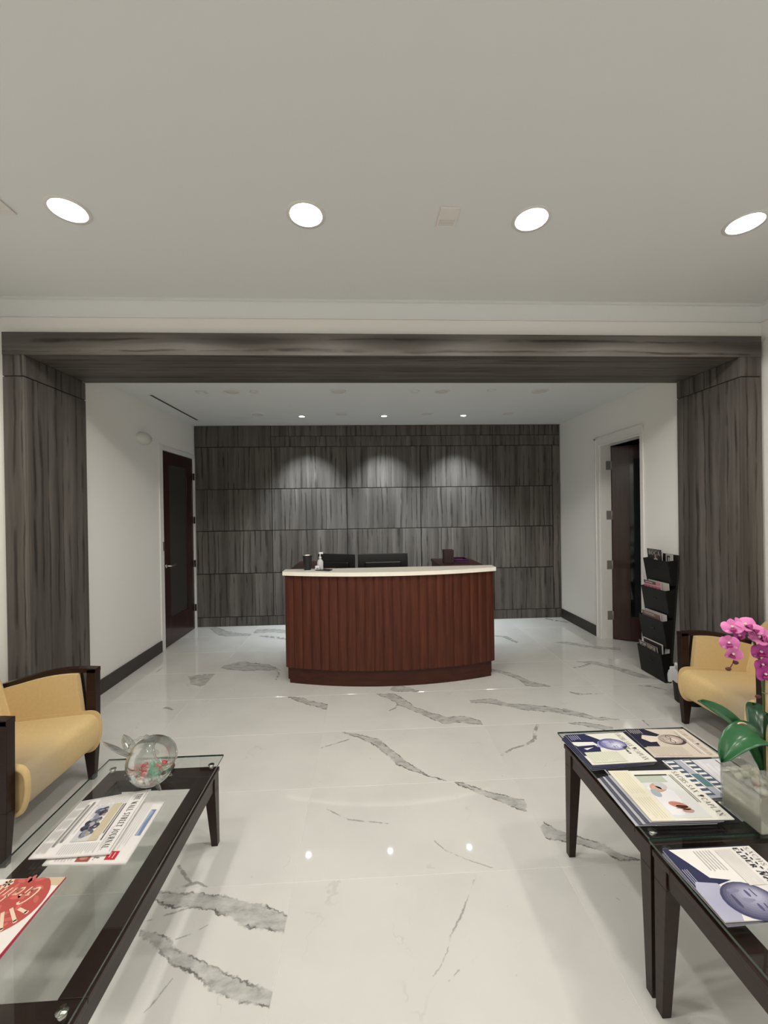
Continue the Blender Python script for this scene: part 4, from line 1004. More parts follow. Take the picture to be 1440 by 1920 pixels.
# fanned stack with the family photograph on top
for k in range(5):
    brochure('brochure', ['lowest', 'second', 'third', 'fourth', 'fifth'][k]+' brochure from below in the fanned stack under the cream photo brochure', 1.054+k*.010, 1.452-k*.002, -.03+k*.004, zg+k*.0044, bw+.02, bh, (.10, .10, .14) if k % 2 else (.45, .46, .50), group=G_BR, edge=[(.55, .55, .6), (.08, .08, .14)][k % 2])
t = brochure('brochure', 'cream brochure with a photograph of a man in white and clasped hands', 1.103, 1.448, -.035, zg+5*.0044, bw+.038, bh, (.80, .78, .70), group=G_BR)
P = Print(); W = (bw+.038)/2
P.rect(-W, -.142, W, -.060, (.78, .735, .585)); P.layer()
P.lines(-W+.012, -.130, .0, -.072, 6, (.68, .63, .46), .4); P.lines(.02, -.130, W-.012, -.072, 6, (.66, .61, .45), .4); P.layer()
P.rect(-W+.035, -.055, W-.01, .075, (.72, .72, .71)); P.rect(-W+.028, -.055, -W+.036, .075, (.03, .03, .03)); P.layer()
P.rect(-W+.036, -.055, -W+.075, .05, (.50, .55, .46)); P.layer()
P.poly([(-.03, -.055), (-.045, -.01), (-.01, .035), (.04, .03), (.11, -.01), (.11, -.055)], (.82, .80, .82)); P.layer()
P.ell(-.030, -.008, .024, .034, (.62, .34, .27), .4); P.layer(); P.ell(-.038, .006, .022, .022, (.55, .55, .56), .4); P.ell(-.024, -.018, .014, .018, (.68, .40, .32)); P.layer()
P.ell(.000, -.036, .022, .016, (.40, .46, .50)); P.layer()
P.ell(.062, .000, .016, .030, (.55, .25, .17), -.3); P.ell(.075, .010, .012, .024, (.66, .34, .24), -.2); P.ell(.090, .016, .010, .020, (.50, .30, .26)); P.layer()
for k in range(4): P.line(.054+k*.008, -.018, .058+k*.008, .022, .0022, (.38, .15, .10))
P.layer(); P.lines(-.10, .078, .06, .094, 2, (.20, .19, .2), .4); P.layer()
firm_title(P, .104, .021, (.16, .14, .14), .235)
P.build(t, z=.004)
zg -= .0034
# near table: brochure with a large blue face
brochure('brochure', 'dark brochure peeking out beneath the large-face brochure on the nearest table', 1.062, 1.118, .03, zg, bw, bh, (.12, .12, .15), group=G_BR, edge=(.5, .5, .52))
t = brochure('brochure', 'white brochure with a large blue-grey face on the nearest right table', 1.066, 1.120, -.005, zg+.0042, bw, bh, (.80, .77, .74), group=G_BR)
P = Print()
P.poly([(-.113, -.142), (-.113, -.125), (-.06, -.098), (-.01, -.075), (.0, -.02), (.03, -.142)], NAVY); P.layer()
P.poly([(.0, -.128), (.008, -.068), (.06, -.06), (.113, -.09), (.113, -.142), (.02, -.142)], (.42, .42, .55)); P.layer()
P.lines(-.04, -.138, .05, -.118, 3, (.45, .45, .55), .3); P.layer()
P.ball(.062, -.020, .056, .075, (.055, .055, .13), (.42, .41, .55), -.25, .25, 9); P.layer()
for sx in (-1, 1):
    P.ell(.062+sx*.020, -.012, .011, .0045, (.10, .09, .20)); P.line(.062+sx*.010, .006, .062+sx*.033, .004, .004, (.08, .07, .16))
P.poly([(.059, -.008), (.064, -.008), (.071, -.038), (.062, -.042), (.053, -.038)], (.27, .26, .38)); P.ell(.062, -.060, .020, .005, (.08, .07, .15)); P.ell(.032, -.045, .006, .018, (.22, .21, .32)); P.layer()
P.rect(-.10, .018, .02, .070, (.72, .69, .66)); P.layer(); P.lines(-.098, .020, .018, .068, 6, (.66, .63, .60), .4)
P.lines(-.10, -.055, -.03, .004, 6, (.50, .48, .46), .3)
P.text('ELDER', -.105, .080, .016, INK, width=.075, bold=1.4); P.text('News', -.025, .080, .020, INK, sl=.25, bold=1.6); P.layer()
P.text('SACHS SAX CAPLAN', -.105, .116, .015, TITLE, width=.212, bold=.7); [P.rect(-.100+q*.016, .103, -.092+q*.016, .108, INK) for q in range(12)]
P.build(t, z=.004)

# ================================================================== PAPERS ON THE COFFEE TABLE
zl = ZL+.0004
def newspaper(label, corners, z, lift, printer, th=.005):
    """corners: page BL, BR, TR, TL in world xy; sheet drapes slightly"""
    cx = sum(c[0] for c in corners)/4; cy = sum(c[1] for c in corners)/4
    t = thing('newspaper', label, 'newspaper', (cx, cy, z), group='folded newspapers on the coffee table')
    BL, BR, TR, TL = [Vector((c[0]-cx, c[1]-cy)) for c in corners]
    def at(s, q): return (1-s)*(1-q)*BL+s*(1-q)*BR+s*q*TR+(1-s)*q*TL
    def h(s, q): return th+lift*(.5+.5*math.sin(3.1*s+2.0*q))*(.35+.65*s)
    ns = 14
    m = MB()
    m.grid(lambda u, v: (*at(u, v), h(u, v)), ns, ns)
    m.grid(lambda u, v: (*at(1-u, v), max(0.0002, h(1-u, v)-th)), ns, ns)
    for f in ((lambda u, v: (u, 0, v)), (lambda u, v: (1-u, 1, v)), (lambda u, v: (1, u, v)), (lambda u, v: (0, 1-u, v))):
        m.grid(lambda u, v: (*at(*f(u, v)[:2]), max(.0002, h(*f(u, v)[:2])-th)*(1-v)+h(*f(u, v)[:2])*v), ns, 1, smooth=False)
    m.build('sheets', mat('newsprint', (.74, .71, .69), .75), t, weld=True)
    P = Print(); printer(P)
    for i, v in enumerate(P.mb.v):
        s, q = v[0], v[1]; p = at(s, q); P.mb.v[i] = (p.x, p.y, h(s, q)+.0006+v[2]*1.6)
    P.mb.build('front_page_print', P.mats, t)
    return t
def wsj(P):
    g = (.42, .40, .39)
    P.lines(.03, .955, .97, .985, 1, (.35, .33, .32), .25)
    n = 'THE WALL STREET JOURNAL.'; cells = 24
    P.text(n, .07, .835, .085, (.03, .03, .03), width=.88, bold=1.0)
    P.rect(.03, .815, .97, .818, (.3, .3, .3)); P.lines(.03, .79, .97, .808, 1, g, .3)
    for a, b in ((.03, .20), (.83, .97)): P.lines(a, .30, b, .77, 16, (.55, .53, .52), .4)
    P.rect(.22, .745, .80, .765, (.14, .13, .13)); P.rect(.22, .715, .70, .732, (.16, .15, .15)); P.layer()
    # photograph: group of people in dark clothes
    P.rect(.20, .36, .80, .70, (.60, .58, .56)); P.layer()
    P.rect(.20, .58, .80, .70, (.55, .47, .33)); P.poly([(.2, .36), (.8, .36), (.8, .44), (.2, .47)], (.56, .55, .58)); P.layer()
    rr = random.Random(3)
    for k in range(34):                     # a crowd in dark coats
        x = .27+.44*rr.random(); y = .42+.13*rr.random()*(1-abs(x-.5)*1.5)
        c = [(.05, .06, .10), (.10, .12, .18), (.24, .25, .30), (.03, .03, .05), (.38, .36, .36)][k % 5]
        P.ell(x, y, .022+.03*rr.random(), .030+.035*rr.random(), c, rr.random()*2-1, 9); P.layer(.00003)
    for k in range(9):
        P.ell(.29+.05*k, .53+.05*rr.random()-.04*abs(k-4)/4, .014, .018, [(.42, .29, .22), (.12, .09, .08)][k % 2], n=9)
    P.layer()
    P.lines(.20, .19, .80, .345, 3, (.62, .60, .59), .2)
    P.rect(.10, .235, .80, .265, (.22, .21, .21)); P.rect(.14, .180, .86, .207, (.24, .23, .22)); P.layer()
    for k in range(5): P.lines(.03+k*.19, .03, .19+k*.19, .165, 7, (.52, .50, .49), .45)
def paper2(P):
    P.rect(.16, .88, .60, .955, (.16, .22, .36)); P.poly([(.16, .88), (.60, .88), (.60, .92), (.4, .90), (.2, .93)], (.32, .38, .48)); P.layer()
    P.rect(.83, .70, .95, .83, (.50, .015, .03)); P.layer(); P.lines(.85, .72, .93, .81, 2, (.75, .5, .5), .25); P.layer()
    P.lines(.05, .60, .80, .85, 8, (.60, .58, .57), .3)
    P.rect(.86, .36, .97, .52, (.30, .07, .05)); P.layer(); P.ell(.92, .44, .03, .05, (.42, .22, .16))
    P.text('st.', .88, .56, .09, INK, width=.08); P.lines(.86, .10, .97, .32, 6, (.5, .48, .47), .3)
newspaper('white folded newspaper with a red tag, underneath on the coffee table', [(-1.150, 1.772), (-1.155, 1.472), (-.862, 1.462), (-.874, 1.766)], zl, .004, paper2)
newspaper('folded newspaper with black masthead and a crowd photograph on top', [(-1.228, 1.776), (-1.214, 1.487), (-.938, 1.497), (-.966, 1.832)], zl+.0100, .010, wsj, .004)

t = brochure('magazine', 'red and white magazine with cream script lettering on the coffee table', -1.185, 1.262, PI/2+PI-.02, zl+.0062, .300, .310, (.80, .76, .72), cat='magazine', spine=(.45, .03, .05), edge=(.75, .73, .70))
P = Print()
RED = (.46, .075, .06)
CX, CY, RR_ = -.035, -.066, .106
P.rect(-.149, -.154, -.09, -.125, (.62, .48, .32)); P.layer()
pts = [(CX+RR_*math.cos(a*PI/20), CY+RR_*math.sin(a*PI/20)) for a in range(40)]
P.poly([(max(-.149, min(.149, x)), max(-.154, min(.154, y))) for x, y in pts], RED); P.layer()
rr = random.Random(5)
for k in range(26):
    a = rr.random()*6.28; r = RR_*.85*math.sqrt(rr.random()); P.ell(CX+r*math.cos(a), CY+r*math.sin(a), .016, .007, (.56+.1*rr.random(), .13, .11), rr.random()*3, 8)
P.layer()
CR = (.78, .60, .45)
P.text('Gratitude', -.108, -.122, .062, CR, width=.205, sl=.35, bold=1.1)
for a, b, c_ in (((-.085, -.048), (-.119, -.035), 0), ((-.060, -.050), (-.108, -.008), 0), ((-.045, -.038), (-.088, .016), 0), ((-.02, -.035), (-.045, .030), 0), ((.01, -.04), (.015, .025), 0)):
    P.line(*a, *b, .009, CR); P.ell(*b, .006, .006, CR, n=10)
P.layer()
for k in range(6): P.ell(.028+.010*math.cos(k*PI/3), -.138+.010*math.sin(k*PI/3), .008, .008, (.80, .58, .46), n=10)
P.build(t, z=.004)
brochure('magazine', 'pink-spined magazine underneath the red and white one', -1.188, 1.256, PI/2+PI+.015, zl, .300, .310, (.60, .10, .16), cat='magazine', spine=(.5, .04, .12), edge=(.78, .76, .74), th=.005)

# ================================================================== FISH BOWL WITH SWEETS
FB = (-.992, 1.892); r0 = .105
t = thing('fish_bowl', 'clear glass fish-shaped bowl with upturned tail on the coffee table', 'bowl', (*FB, ZL))
zc = .109
ax = Vector((.80, -.12, .59)).normalized()           # mouth direction: right and up
e1 = ax.cross(Vector((0, 1, 0))).normalized(); e2 = ax.cross(e1)
def sph(r, th, ph): return tuple(Vector((0, 0, zc))+r*(math.cos(th)*ax+math.sin(th)*(math.cos(ph)*e1+math.sin(ph)*e2)))
m = MB(); th0 = math.radians(37)
m.grid(lambda u, v: sph(r0, th0+(PI-th0)*v, 2*PI*u), 36, 18, wrap_u=True)
m.grid(lambda u, v: sph(r0-.0035, PI-(PI-th0)*v, 2*PI*u), 36, 18, wrap_u=True)
m.grid(lambda u, v: sph(r0-.0035*v, th0, 2*PI*u), 36, 1, wrap_u=True)
m.build('bowl', M['thick'], t)
m = MB(); m.tube([sph(r0-.002, th0, 2*PI*k/36) for k in range(37)], .0042, 8, cap=False); m.build('mouth_rim', M['thick'], t)
for s in (-1, 1):                                     # tail lobes
    base = Vector((-.085, s*.010, .135)); tip = Vector((-.180+(.030 if s > 0 else .0), s*.050-.01, .210+(.0 if s > 0 else .022)))
    d = (tip-base); side = d.cross(Vector((0, 0, 1))).normalized(); nn = side.cross(d).normalized()
    def lobe(u, v):
        w = .027*math.sin(PI*min(1, .10+.90*v))**.7+.0005
        a = 2*PI*u; p = base+d*v+side*w*math.cos(a)+nn*(.006*math.sin(a))
        return tuple(p)
    MB().grid(lobe, 16, 10, wrap_u=True).build('tail_lobe', M['thick'], t)
m = MB(); pts = []                                     # wavy dorsal fin
for k in range(13):
    a = math.radians(58+k*7.5); p = Vector((-.012, 0, zc))+Vector((math.cos(a), 0, math.sin(a)))*(r0+.004+.006*(k % 2)); pts.append(tuple(p))
m.tube(pts, .005, 8); m.build('dorsal_fin', M['thick'], t)
for s in (-1, 1):
    m = MB()
    for k in range(4): 
        a = math.radians(205+k*9); m.tube([(r0*math.cos(a)*.98, s*.012, zc+r0*math.sin(a)*.98), (r0*math.cos(a)*1.13, s*.03, zc+r0*math.sin(a)*1.1+.004)], [.006, .003], 8)
    m.build('side_fin', M['thick'], t)
for fa, fb in (((.035, -.03, .024), (.062, -.052, .0055)), ((.035, .03, .024), (.062, .052, .0055)), ((-.03, 0, .022), (-.05, 0, .0055))):
    MB().tube([fa, fb], [.012, .0055], 8).build('foot', M['thick'], t)
rr = random.Random(11)
cands = [(0, 0, .030, 1)]
for k in range(5): cands.append((.036*math.cos(k*1.2566+.3), .036*math.sin(k*1.2566+.3), .041, k % 2))
for k in range(7): cands.append((.054*math.cos(k*.8976), .054*math.sin(k*.8976), .068, (k+1) % 2))
for k in range(4): cands.append((.026*math.cos(k*1.5708+.5), .026*math.sin(k*1.5708+.5), .074, k % 2))
cm_ = [mat('red_foil', (.62, .045, .06), .28, .25), mat('green_foil', (.20, .50, .33), .28, .3), mat('clear_wrap', (.80, .80, .76), .2)]
for k, (x, y, z, c) in enumerate(cands):
    cd = thing('wrapped_candy', ['red', 'green'][c]+' foil-wrapped sweet inside the glass fish bowl', 'candy', (FB[0]+x, FB[1]+y, ZL+z), rr.random()*6, group=['red', 'green'][c]+' sweets in the fish bowl')
    MB().lathe([(0, -.014), (.010, -.011), (.0135, 0), (.010, .011), (0, .014)], 10, axis='X', smooth=False).build('sweet', cm_[c], cd)
    for s in (-1, 1):
        MB().lathe([(.002, s*.013), (.010, s*.022), (.0085, s*.0225), (.001, s*.0135)], 8, axis='X', smooth=False).build('wrapper_twist', cm_[2] if k % 3 else cm_[c], cd)

# ================================================================== GLASS VASE WITH ORCHID
vx0, vx1, vy0, vy1, vz = 1.284, 1.434, 1.262, 1.414, ZR
vcx, vcy = (vx0+vx1)/2, (vy0+vy1)/2; a, b = (vx1-vx0)/2, (vy1-vy0)/2
t = thing('glass_vase', 'square clear glass vase of pale sand and pebbles holding the orchid', 'vase', (vcx, vcy, vz))
H_ = .222; g = MB(); k = .005
g.box(-a, a, -b, -b+k, 0.0003, H_); g.box(-a, a, b-k, b, 0.0003, H_); g.box(-a, -a+k, -b+k, b-k, 0.0003, H_); g.box(a-k, a, -b+k, b-k, 0.0003, H_); g.box(-a+k, a-k, -b+k, b-k, .0003, .010)
g.build('glass', blown_glass('vase_glass', .7), t)
MB().box(-a+k+.0008, a-k-.0008, -b+k+.0008, b-k-.0008, .0105, .128).build('filling', mat('pale_stone_filling', (.56, .53, .46), .5, vary=(18, .16), bump=(30, .3, .01)), t)
rr = random.Random(21); pmat = [mat('pebble_%d' % i, c, .4, vary=(30, .1)) for i, c in enumerate(((.60, .57, .48), (.52, .49, .42), (.68, .65, .56)))]
spots_ = [(-.048, -.050, .0), (-.012, -.052, .0), (.028, -.050, .0), (.052, -.045, 0), (-.052, -.015, 0), (-.050, .022, 0), (-.045, .052, 0), (-.010, .048, 0), (.03, .045, 0), (.052, .01, 0), (-.020, -.020, .006), (.018, .012, .006), (.030, -.020, .010), (-.02, .018, .008), (-.045, -.035, .022), (-.046, .004, .022), (.004, -.050, .022), (.045, -.05, .022)]
for i, (x, y, z) in enumerate(spots_):
    rx, ry, rz_ = .017+.006*rr.random(), .014+.005*rr.random(), .010+.003*rr.random(); rot = rr.random()*3
    rx = min(rx, a-k-.002-max(abs(x), 0)+.0) if abs(x) > .045 else rx
    x = max(-a+k+.021, min(a-k-.021, x)); y = max(-b+k+.021, min(b-k-.021, y))
    def peb(u, v, rx=rx, ry=ry, rz_=rz_, rot=rot):
        th, ph = PI*v, 2*PI*u; px, py = rx*math.sin(th)*math.cos(ph), ry*math.sin(th)*math.sin(ph)
        return (px*math.cos(rot)-py*math.sin(rot), px*math.sin(rot)+py*math.cos(rot), rz_*math.cos(th)*-1)
    MB().grid(peb, 14, 8, wrap_u=True).build('pebble', pmat[i % 3], None, loc=(vcx+x, vcy+y, vz+.1285+z+rz_), label='smooth pale pebble inside the square glass vase', cat='pebble', group='pebbles in the glass vase')

orc = thing('orchid', 'magenta orchid with drooping blossoms and broad green leaves in the vase', 'plant', (vcx, vcy, vz+.135))
OXY = Vector((vcx, vcy, vz+.135))
def ol(p): return tuple(Vector(p)-OXY)
m_leaf = mat('orchid_leaf', (.026, .115, .042), .28, vary=(14, .25)); m_leafd = mat('orchid_leaf_dark', (.012, .050, .022), .3)
m_stem = mat('orchid_stem', (.10, .13, .035), .45); m_cane = mat('bamboo_cane', (.55, .40, .20), .5); m_bud = mat('orchid_bud', (.09, .018, .018), .45)
m_pet = mat('magenta_petal', (.64, .17, .42), .5, vary=(40, .22)); m_petd = mat('deep_magenta_petal', (.40, .045, .26), .5, vary=(40, .2)); m_lip = mat('orchid_lip', (.30, .010, .14), .4); m_yel = mat('orchid_centre', (.75, .62, .55), .5)
def bez(p, n=18):
    out = []
    P_ = [Vector(q) for q in p]
    for i in range(n+1):
        f = i/n; Q = P_[:]
        while len(Q) > 1: Q = [Q[j].lerp(Q[j+1], f) for j in range(len(Q)-1)]
        out.append(Q[0])
    return out
def leaf(pts, w, mt, droop=.15, up=Vector((0, 0, 1))):
    C = bez([ol(p) for p in pts], 20)
    def f(u, v):
        i = v*20; j = min(19, int(i)); c = C[j].lerp(C[j+1], i-j); tg = (C[min(20, j+1)]-C[max(0, j-1)]).normalized()
        sd = tg.cross(up).normalized(); nn = sd.cross(tg)
        ww = w*(math.sin(PI*min(1, .10+.90*v)**1.15))**.62 if v < 1 else 0
        if v < .12: ww = max(ww*.8, w*.35)
        q = (u-.5)*2
        return tuple(c+sd*ww*q+nn*(abs(q)**1.3*w*.32-(.0 if True else 0)))
    m = MB(); m.grid(f, 10, 20)
    o = m.build('leaf', mt, orc); s = o.modifiers.new('thick', 'SOLIDIFY'); s.thickness = .0022; return o
leaf([(1.392, 1.338, .70), (1.405, 1.330, .85), (1.330, 1.312, .895), (1.235, 1.300, .885), (1.178, 1.292, .790)], .050, m_leaf, up=Vector((.12, -.30, .95)))
leaf([(1.375, 1.345, .70), (1.34, 1.36, .87), (1.27, 1.385, .915), (1.190, 1.40, .945)], .026, m_leaf, up=Vector((0, -.75, .66)))
leaf([(1.385, 1.335, .70), (1.41, 1.33, .82), (1.385, 1.32, .90), (1.350, 1.31, .945)], .022, m_leafd, up=Vector((-.5, -.8, .3)))
leaf([(1.385, 1.330, .70), (1.42, 1.31, .84), (1.48, 1.29, .89), (1.56, 1.28, .86)], .040, m_leaf)
leaf([(1.385, 1.345, .70), (1.41, 1.39, .86), (1.46, 1.45, .90), (1.50, 1.50, .87)], .032, m_leafd)
S1 = bez([(1.378, 1.340, .69), (1.388, 1.345, .95), (1.395, 1.345, 1.19), (1.33, 1.335, 1.27), (1.25, 1.325, 1.24), (1.236, 1.325, 1.13)], 40)
MB().tube([ol(p) for p in S1], [.0042]*30+[.003]*11, 8).build('stem', m_stem, orc)
S2 = bez([(1.384, 1.330, .69), (1.40, 1.325, .95), (1.42, 1.32, 1.16), (1.45, 1.30, 1.23), (1.50, 1.29, 1.18)], 30)
MB().tube([ol(p) for p in S2], .0038, 8).build('stem', m_stem, orc)
MB().tube([ol((1.372, 1.322, .69)), ol((1.376, 1.325, 1.125))], .0055, 10).build('cane', m_cane, orc)
for z in (.905, 1.0, 1.055): 
    m = MB(); m.tube([ol((1.380+.013*math.cos(q*PI/6), 1.330+.013*math.sin(q*PI/6), z+.002*math.sin(q))) for q in range(13)], .0016, 6, cap=False); m.build('tie', mat('raffia_tie', (.26, .22, .14), .7), orc)
MB().tube([ol(p) for p in bez([(1.372, 1.36, .79), (1.34, 1.35, .90), (1.29, 1.345, .905), (1.268, 1.34, .875)], 14)], .0032, 8).build('air_root', mat('air_root', (.72, .55, .34), .6), orc)
def petal_mesh(L_, w, cup, name, mt):
    def f(u, v):
        q = (u-.5)*2; ww = w*math.sin(PI*min(1, .13+.80*v))**.75 if v < 1 else w*.10
        return (ww*q, L_*v, cup*(v**2)*L_-.25*ww*q*q+.04*L_*math.sin(v*3))
    m = MB(); m.grid(f, 8, 8); return m.mesh(name, mt)
PETS = {False: [petal_mesh(.033, .022, .25, 'petal', m_pet), petal_mesh(.030, .013, .2, 'sepal', m_pet)], True: [petal_mesh(.033, .022, .25, 'petal', m_petd), petal_mesh(.030, .013, .2, 'sepal', m_petd)]}
lm = MB(); lm.grid(lambda u, v: (.010*(u-.5)*2*math.sin(PI*(.15+.8*v)), -.004-.016*v, .010*math.sin(v*PI)+.004), 6, 6); LIP = lm.mesh('lip', m_lip)
cmm = MB(); cmm.grid(lambda u, v: (.0045*math.sin(PI*v)*math.cos(2*PI*u), .0045*math.sin(PI*v)*math.sin(2*PI*u), .008-.006*math.cos(PI*v)), 8, 6, wrap_u=True); CEN = cmm.mesh('column', m_yel)
def blossom(p, face, roll, s=1.0, dark=False):
    face = Vector(face).normalized()
    q = face.to_track_quat('Z', 'Y')
    M4 = Matrix.Translation(Vector(ol(p))) @ q.to_matrix().to_4x4() @ Matrix.Rotation(roll, 4, 'Z') @ Matrix.Scale(s, 4)
    root = MB().lathe([(.0012, -.012), (.0022, -.004), (.004, .001), (.0, .003)], 8).build('blossom', m_stem, orc)
    root.matrix_local = M4
    for ang_, kd in ((PI/2, 0), (-PI/2, 0), (0, 1), (2.35, 1), (-2.35, 1)):
        o = link(['petal', 'sepal'][kd], PETS[dark][kd], root); o.rotation_euler = (.15, 0, ang_); o.location = (0, 0, .001+(.002 if kd == 0 else 0))
    link('lip', LIP, root); link('column', CEN, root)
for p, fc, rl, s, dk in (((1.246, 1.318, 1.232), (-.5, -.5, .55), .2, 1.0, False), ((1.285, 1.315, 1.238), (-.1, -.55, .8), .6, 1.1, False), ((1.315, 1.320, 1.225), (.2, -.6, .7), -.3, 1.05, False),
        ((1.226, 1.312, 1.185), (-.5, -.8, .1), .1, .9, False), ((1.236, 1.310, 1.150), (-.2, -.8, -.15), -.3, .9, False), ((1.268, 1.325, 1.205), (.2, -.8, .1), .4, .9, True),
        ((1.335, 1.315, 1.195), (-.2, -.6, .7), .9, 1.15, False), ((1.345, 1.318, 1.150), (-.4, -.8, .0), .1, 1.0, True), ((1.362, 1.312, 1.185), (.2, -.7, .6), -.4, 1.1, False),
        ((1.345, 1.315, 1.110), (-.2, -.9, -.3), .5, .9, True), ((1.352, 1.312, 1.075), (-.3, -.9, .1), 0.0, 1.0, True), ((1.405, 1.308, 1.175), (.1, -.8, .4), .2, 1.1, False), ((1.40, 1.31, 1.13), (.2, -.9, -.1), .8, 1.0, True), ((1.395, 1.312, 1.085), (.2, -.9, .1), .3, .8, False), ((1.46, 1.29, 1.20), (.3, -.7, .5), .3, 1.0, False), ((1.49, 1.29, 1.15), (.3, -.8, .2), -.2, 1.0, True)):
    blossom(p, fc, rl, s, dk)
MB().tube([ol(p) for p in bez([(1.26, 1.325, 1.23), (1.262, 1.322, 1.17), (1.262, 1.32, 1.115), (1.232, 1.318, 1.092)], 12)], .0016, 6).build('bud_stalk', m_bud, orc)
for p in ((1.258, 1.32, 1.112), (1.230, 1.318, 1.092), (1.352, 1.335, .985)):
    m = MB(); m.grid(lambda u, v: tuple(Vector(ol(p))+Vector((.0095*math.sin(PI*v)*math.cos(2*PI*u), .007*math.sin(PI*v)*math.sin(2*PI*u), -.0065*math.cos(PI*v)))), 12, 8, wrap_u=True); m.build('bud', m_bud, orc)

# ================================================================== MAGAZINE RACK BY THE OPEN DOOR
RX, RY = 2.80, 3.79
rk = thing('magazine_rack', 'black four-pocket magazine rack leaning by the open door', 'rack', (RX, RY, 0))
rw = .165
MB().hexa([(.010, -rw, 0), (.030, -rw, 0), (.030, rw, 0), (.010, rw, 0)], [(.112, -rw, 1.19), (.128, -rw, 1.19), (.128, rw, 1.19), (.112, rw, 1.19)]).build('back_board', M['blackm'], rk, bevel=.002)
pk = [(.0, .268, .010, -.030), (.315, .575, .036, -.010), (.605, .860, .062, .018), (.900, 1.135, .088, .042)]   # z0, z1(front), back x at bottom, front x at bottom
m_rack = mat('black_rack', (.008, .007, .0065), .45, spec=.3)
for z0, z1, xb, xf in pk:
    tf_ = xf-.040; th = .006
    m = MB()
    m.hexa([(xf, -rw, z0+.004), (xf+th, -rw, z0+.004), (xf+th, rw, z0+.004), (xf, rw, z0+.004)], [(tf_, -rw, z1), (tf_+th, -rw, z1), (tf_+th, rw, z1), (tf_, rw, z1)])
    xb1 = xb+.085*(z1-z0)
    for s in (-1, 1):
        ya, yb_ = (rw-th, rw) if s > 0 else (-rw, -rw+th)
        m.hexa([(xf+th, ya, z0+.004), (xb, ya, z0+.004), (xb, yb_, z0+.004), (xf+th, yb_, z0+.004)], [(tf_+th, ya, z1-.0), (xb1, ya, z1+.012), (xb1, yb_, z1+.012), (tf_+th, yb_, z1-.0)])
    m.box(xf+th, xb, -rw+th, rw-th, z0+.004, z0+.010)
    pkt = m.build('pocket', m_rack, rk, bevel=.0015)
    zz = z0+(z1-z0)*.62; xx = xf-.040*(zz-z0)/(z1-z0)
    MB().box(xx-.004, xx+.0005, -.035, .015, zz-.006, zz+.006).build('label_slot', M['black'], pkt, bevel=.001)
def rack_mag(pi, d, y0, y1, ztop, label, color, printer=None, th=.006):
    """pi = pocket, d = 0 at the pocket front .. 1 at its back"""
    z0_, z1_, xb, xf = pk[pi]; z0 = z0_+.0105; h = ztop-z0
    lean = -.040/(z1_-z0_-.004)*(1-d)+.085*d; x0 = xf+.0068+d*(xb-xf-.0068-th-.002)
    t = thing('magazine', label, 'magazine', (RX+x0, RY+(y0+y1)/2, z0), group='magazines in the black rack')
    w = (y1-y0)/2; L_ = lean*h
    MB().hexa([(.001, -w, 0), (th, -w, 0), (th, w, 0), (.001, w, 0)], [(L_+.001, -w, h), (L_+th, -w, h), (L_+th, w, h), (L_+.001, w, h)]).build('pages', pm((.62, .58, .54)), t)
    MB().hexa([(0, -w, 0), (.001, -w, 0), (.001, w, 0), (0, w, 0)], [(L_, -w, h), (L_+.001, -w, h), (L_+.001, w, h), (L_, w, h)]).build('cover', pm(color), t)
    if printer:
        P = Print(); printer(P, 2*w, h)
        for i, v in enumerate(P.mb.v): P.mb.v[i] = (lean*v[1]-v[2], w-v[0], v[1])
        P.mb.build('cover_print', P.mats, t)
    return t
def pr_top(P, w, h):
    P.text('BOCA', .018, h-.058, .040, (.42, .40, .37), width=w-.035, bold=1.3); P.lines(.02, h-.014, w-.02, h-.006, 1, (.3, .29, .27), .5); P.layer()
    P.ell(w*.56, h-.070, .013, .018, (.30, .22, .18)); P.poly([(w*.36, h-.13), (w*.42, h-.10), (w*.52, h-.085), (w*.62, h-.085), (w*.72, h-.10), (w*.78, h-.13)], (.50, .48, .48)); P.layer()
rack_mag(3, .30, -.055, .140, 1.232, 'dark magazine with a figure in white on its cover, top rack pocket', (.035, .032, .036), pr_top)
rack_mag(3, .62, -.150, -.065, 1.195, 'narrow black and white magazine, right in the top rack pocket', (.42, .41, .40), lambda P, w, h: (P.rect(.012, h-.10, w-.03, h-.012, (.05, .05, .05)), P.layer(), P.rect(.03, h-.085, .042, h-.03, (.5, .5, .5)), P.rect(.05, h-.085, .062, h-.03, (.5, .5, .5))))
rack_mag(3, .92, .020, .155, 1.205, 'red-edged magazine at the back of the top rack pocket', (.45, .10, .11))
def pr_pink(P, w, h):
    P.rect(0, h-.030, w*.72, h, (.10, .07, .07)); P.layer(); P.lines(.02, h-.026, w*.55, h-.006, 1, (.6, .42, .42), .5); P.rect(0, h-.042, w, h-.032, (.62, .40, .42)); P.layer()
    for k in range(5): P.poly([(.01+k*w/5, h-.085), (w/10+k*w/5, h-.045), (w/5-.005+k*w/5, h-.085)], (.50, .02, .09))
rack_mag(2, .20, -.080, .150, .918, 'magazine with pink zigzag cover in the second rack pocket', (.55, .22, .26), pr_pink)
rack_mag(2, .45, -.150, .12, .925, 'pale magazine behind the pink one in the second rack pocket', (.52, .49, .45))
rack_mag(1, .20, -.105, .145, .618, 'brown magazine in the third rack pocket', (.20, .14, .12), lambda P, w, h: P.lines(.03, h-.034, w*.75, h-.008, 2, (.5, .45, .42), .5))
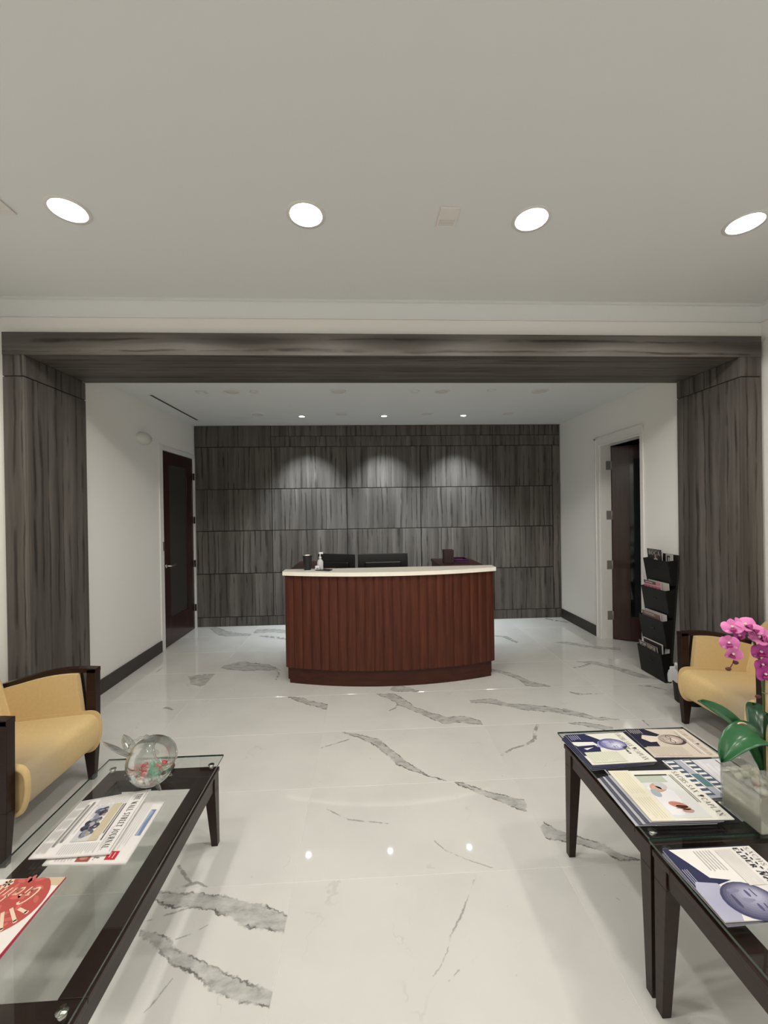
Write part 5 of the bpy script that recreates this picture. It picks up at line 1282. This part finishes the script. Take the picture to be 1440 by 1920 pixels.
rack_mag(1, .45, -.150, .13, .632, 'white-edged magazine at the back of the third rack pocket', (.55, .50, .48))
def pr_low(P, w, h):
    P.text('POP', .012, h-.046, .036, (.66, .63, .58), width=w*.36, bold=1.3); P.text('TOPS', w*.46, h-.046, .036, (.66, .60, .40), width=w*.36, bold=1.3); P.layer(); P.rect(w*.84, h-.07, w*.88, h-.01, (.6, .58, .56))
rack_mag(0, .08, -.100, .152, .312, 'magazine with pale block capitals in the bottom rack pocket', (.09, .07, .07), pr_low)
rack_mag(0, .48, -.125, .140, .345, 'white-framed black magazine in the bottom rack pocket', (.62, .58, .56), lambda P, w, h: P.rect(.010, .05, w-.010, h-.010, (.035, .03, .03)))
rack_mag(0, .90, -.155, -.100, .318, 'thin pale booklet at the right of the bottom rack pocket', (.55, .55, .52))

# ================================================================== WASTE BIN WITH CRUMPLED LINER
t = thing('waste_bin', 'dark bin with a crumpled white plastic liner between rack and armchair', 'bin', (2.70, 3.27, 0))
MB().lathe([(0, 0), (.095, 0), (.098, .004), (.115, .235), (.117, .245), (.110, .245), (.092, .010), (0, .010)], 28).build('bucket', M['blackm'], t)
rr = random.Random(4)
def liner(u, v):
    a = 2*PI*u; r = .112+.020*math.sin(3*a+1)+.012*math.sin(7*a+v*4)+.012*math.sin(13*a)*v
    prof = [(.090, .20), (.112, .262), (.128, .262), (.132, .225), (.126, .165)]
    i = v*(len(prof)-1); j = min(len(prof)-2, int(i)); f = i-j
    pr = prof[j][0]*(1-f)+prof[j+1][0]*f; pz = prof[j][1]*(1-f)+prof[j+1][1]*f
    rr_ = pr+.010*math.sin(5*a+2*v)+.008*math.sin(11*a+5*v)
    rr_ = max(rr_, .121) if v > .5 else min(rr_, .108) if v < .22 else rr_
    return (rr_*math.cos(a), rr_*math.sin(a), pz+.016*math.sin(4*a+1)*(1 if v > .2 else .3)+.008*math.sin(9*a))
MB().grid(liner, 64, 14, wrap_u=True).build('liner', mat('white_plastic_bag', (.66, .67, .68), .3), t)
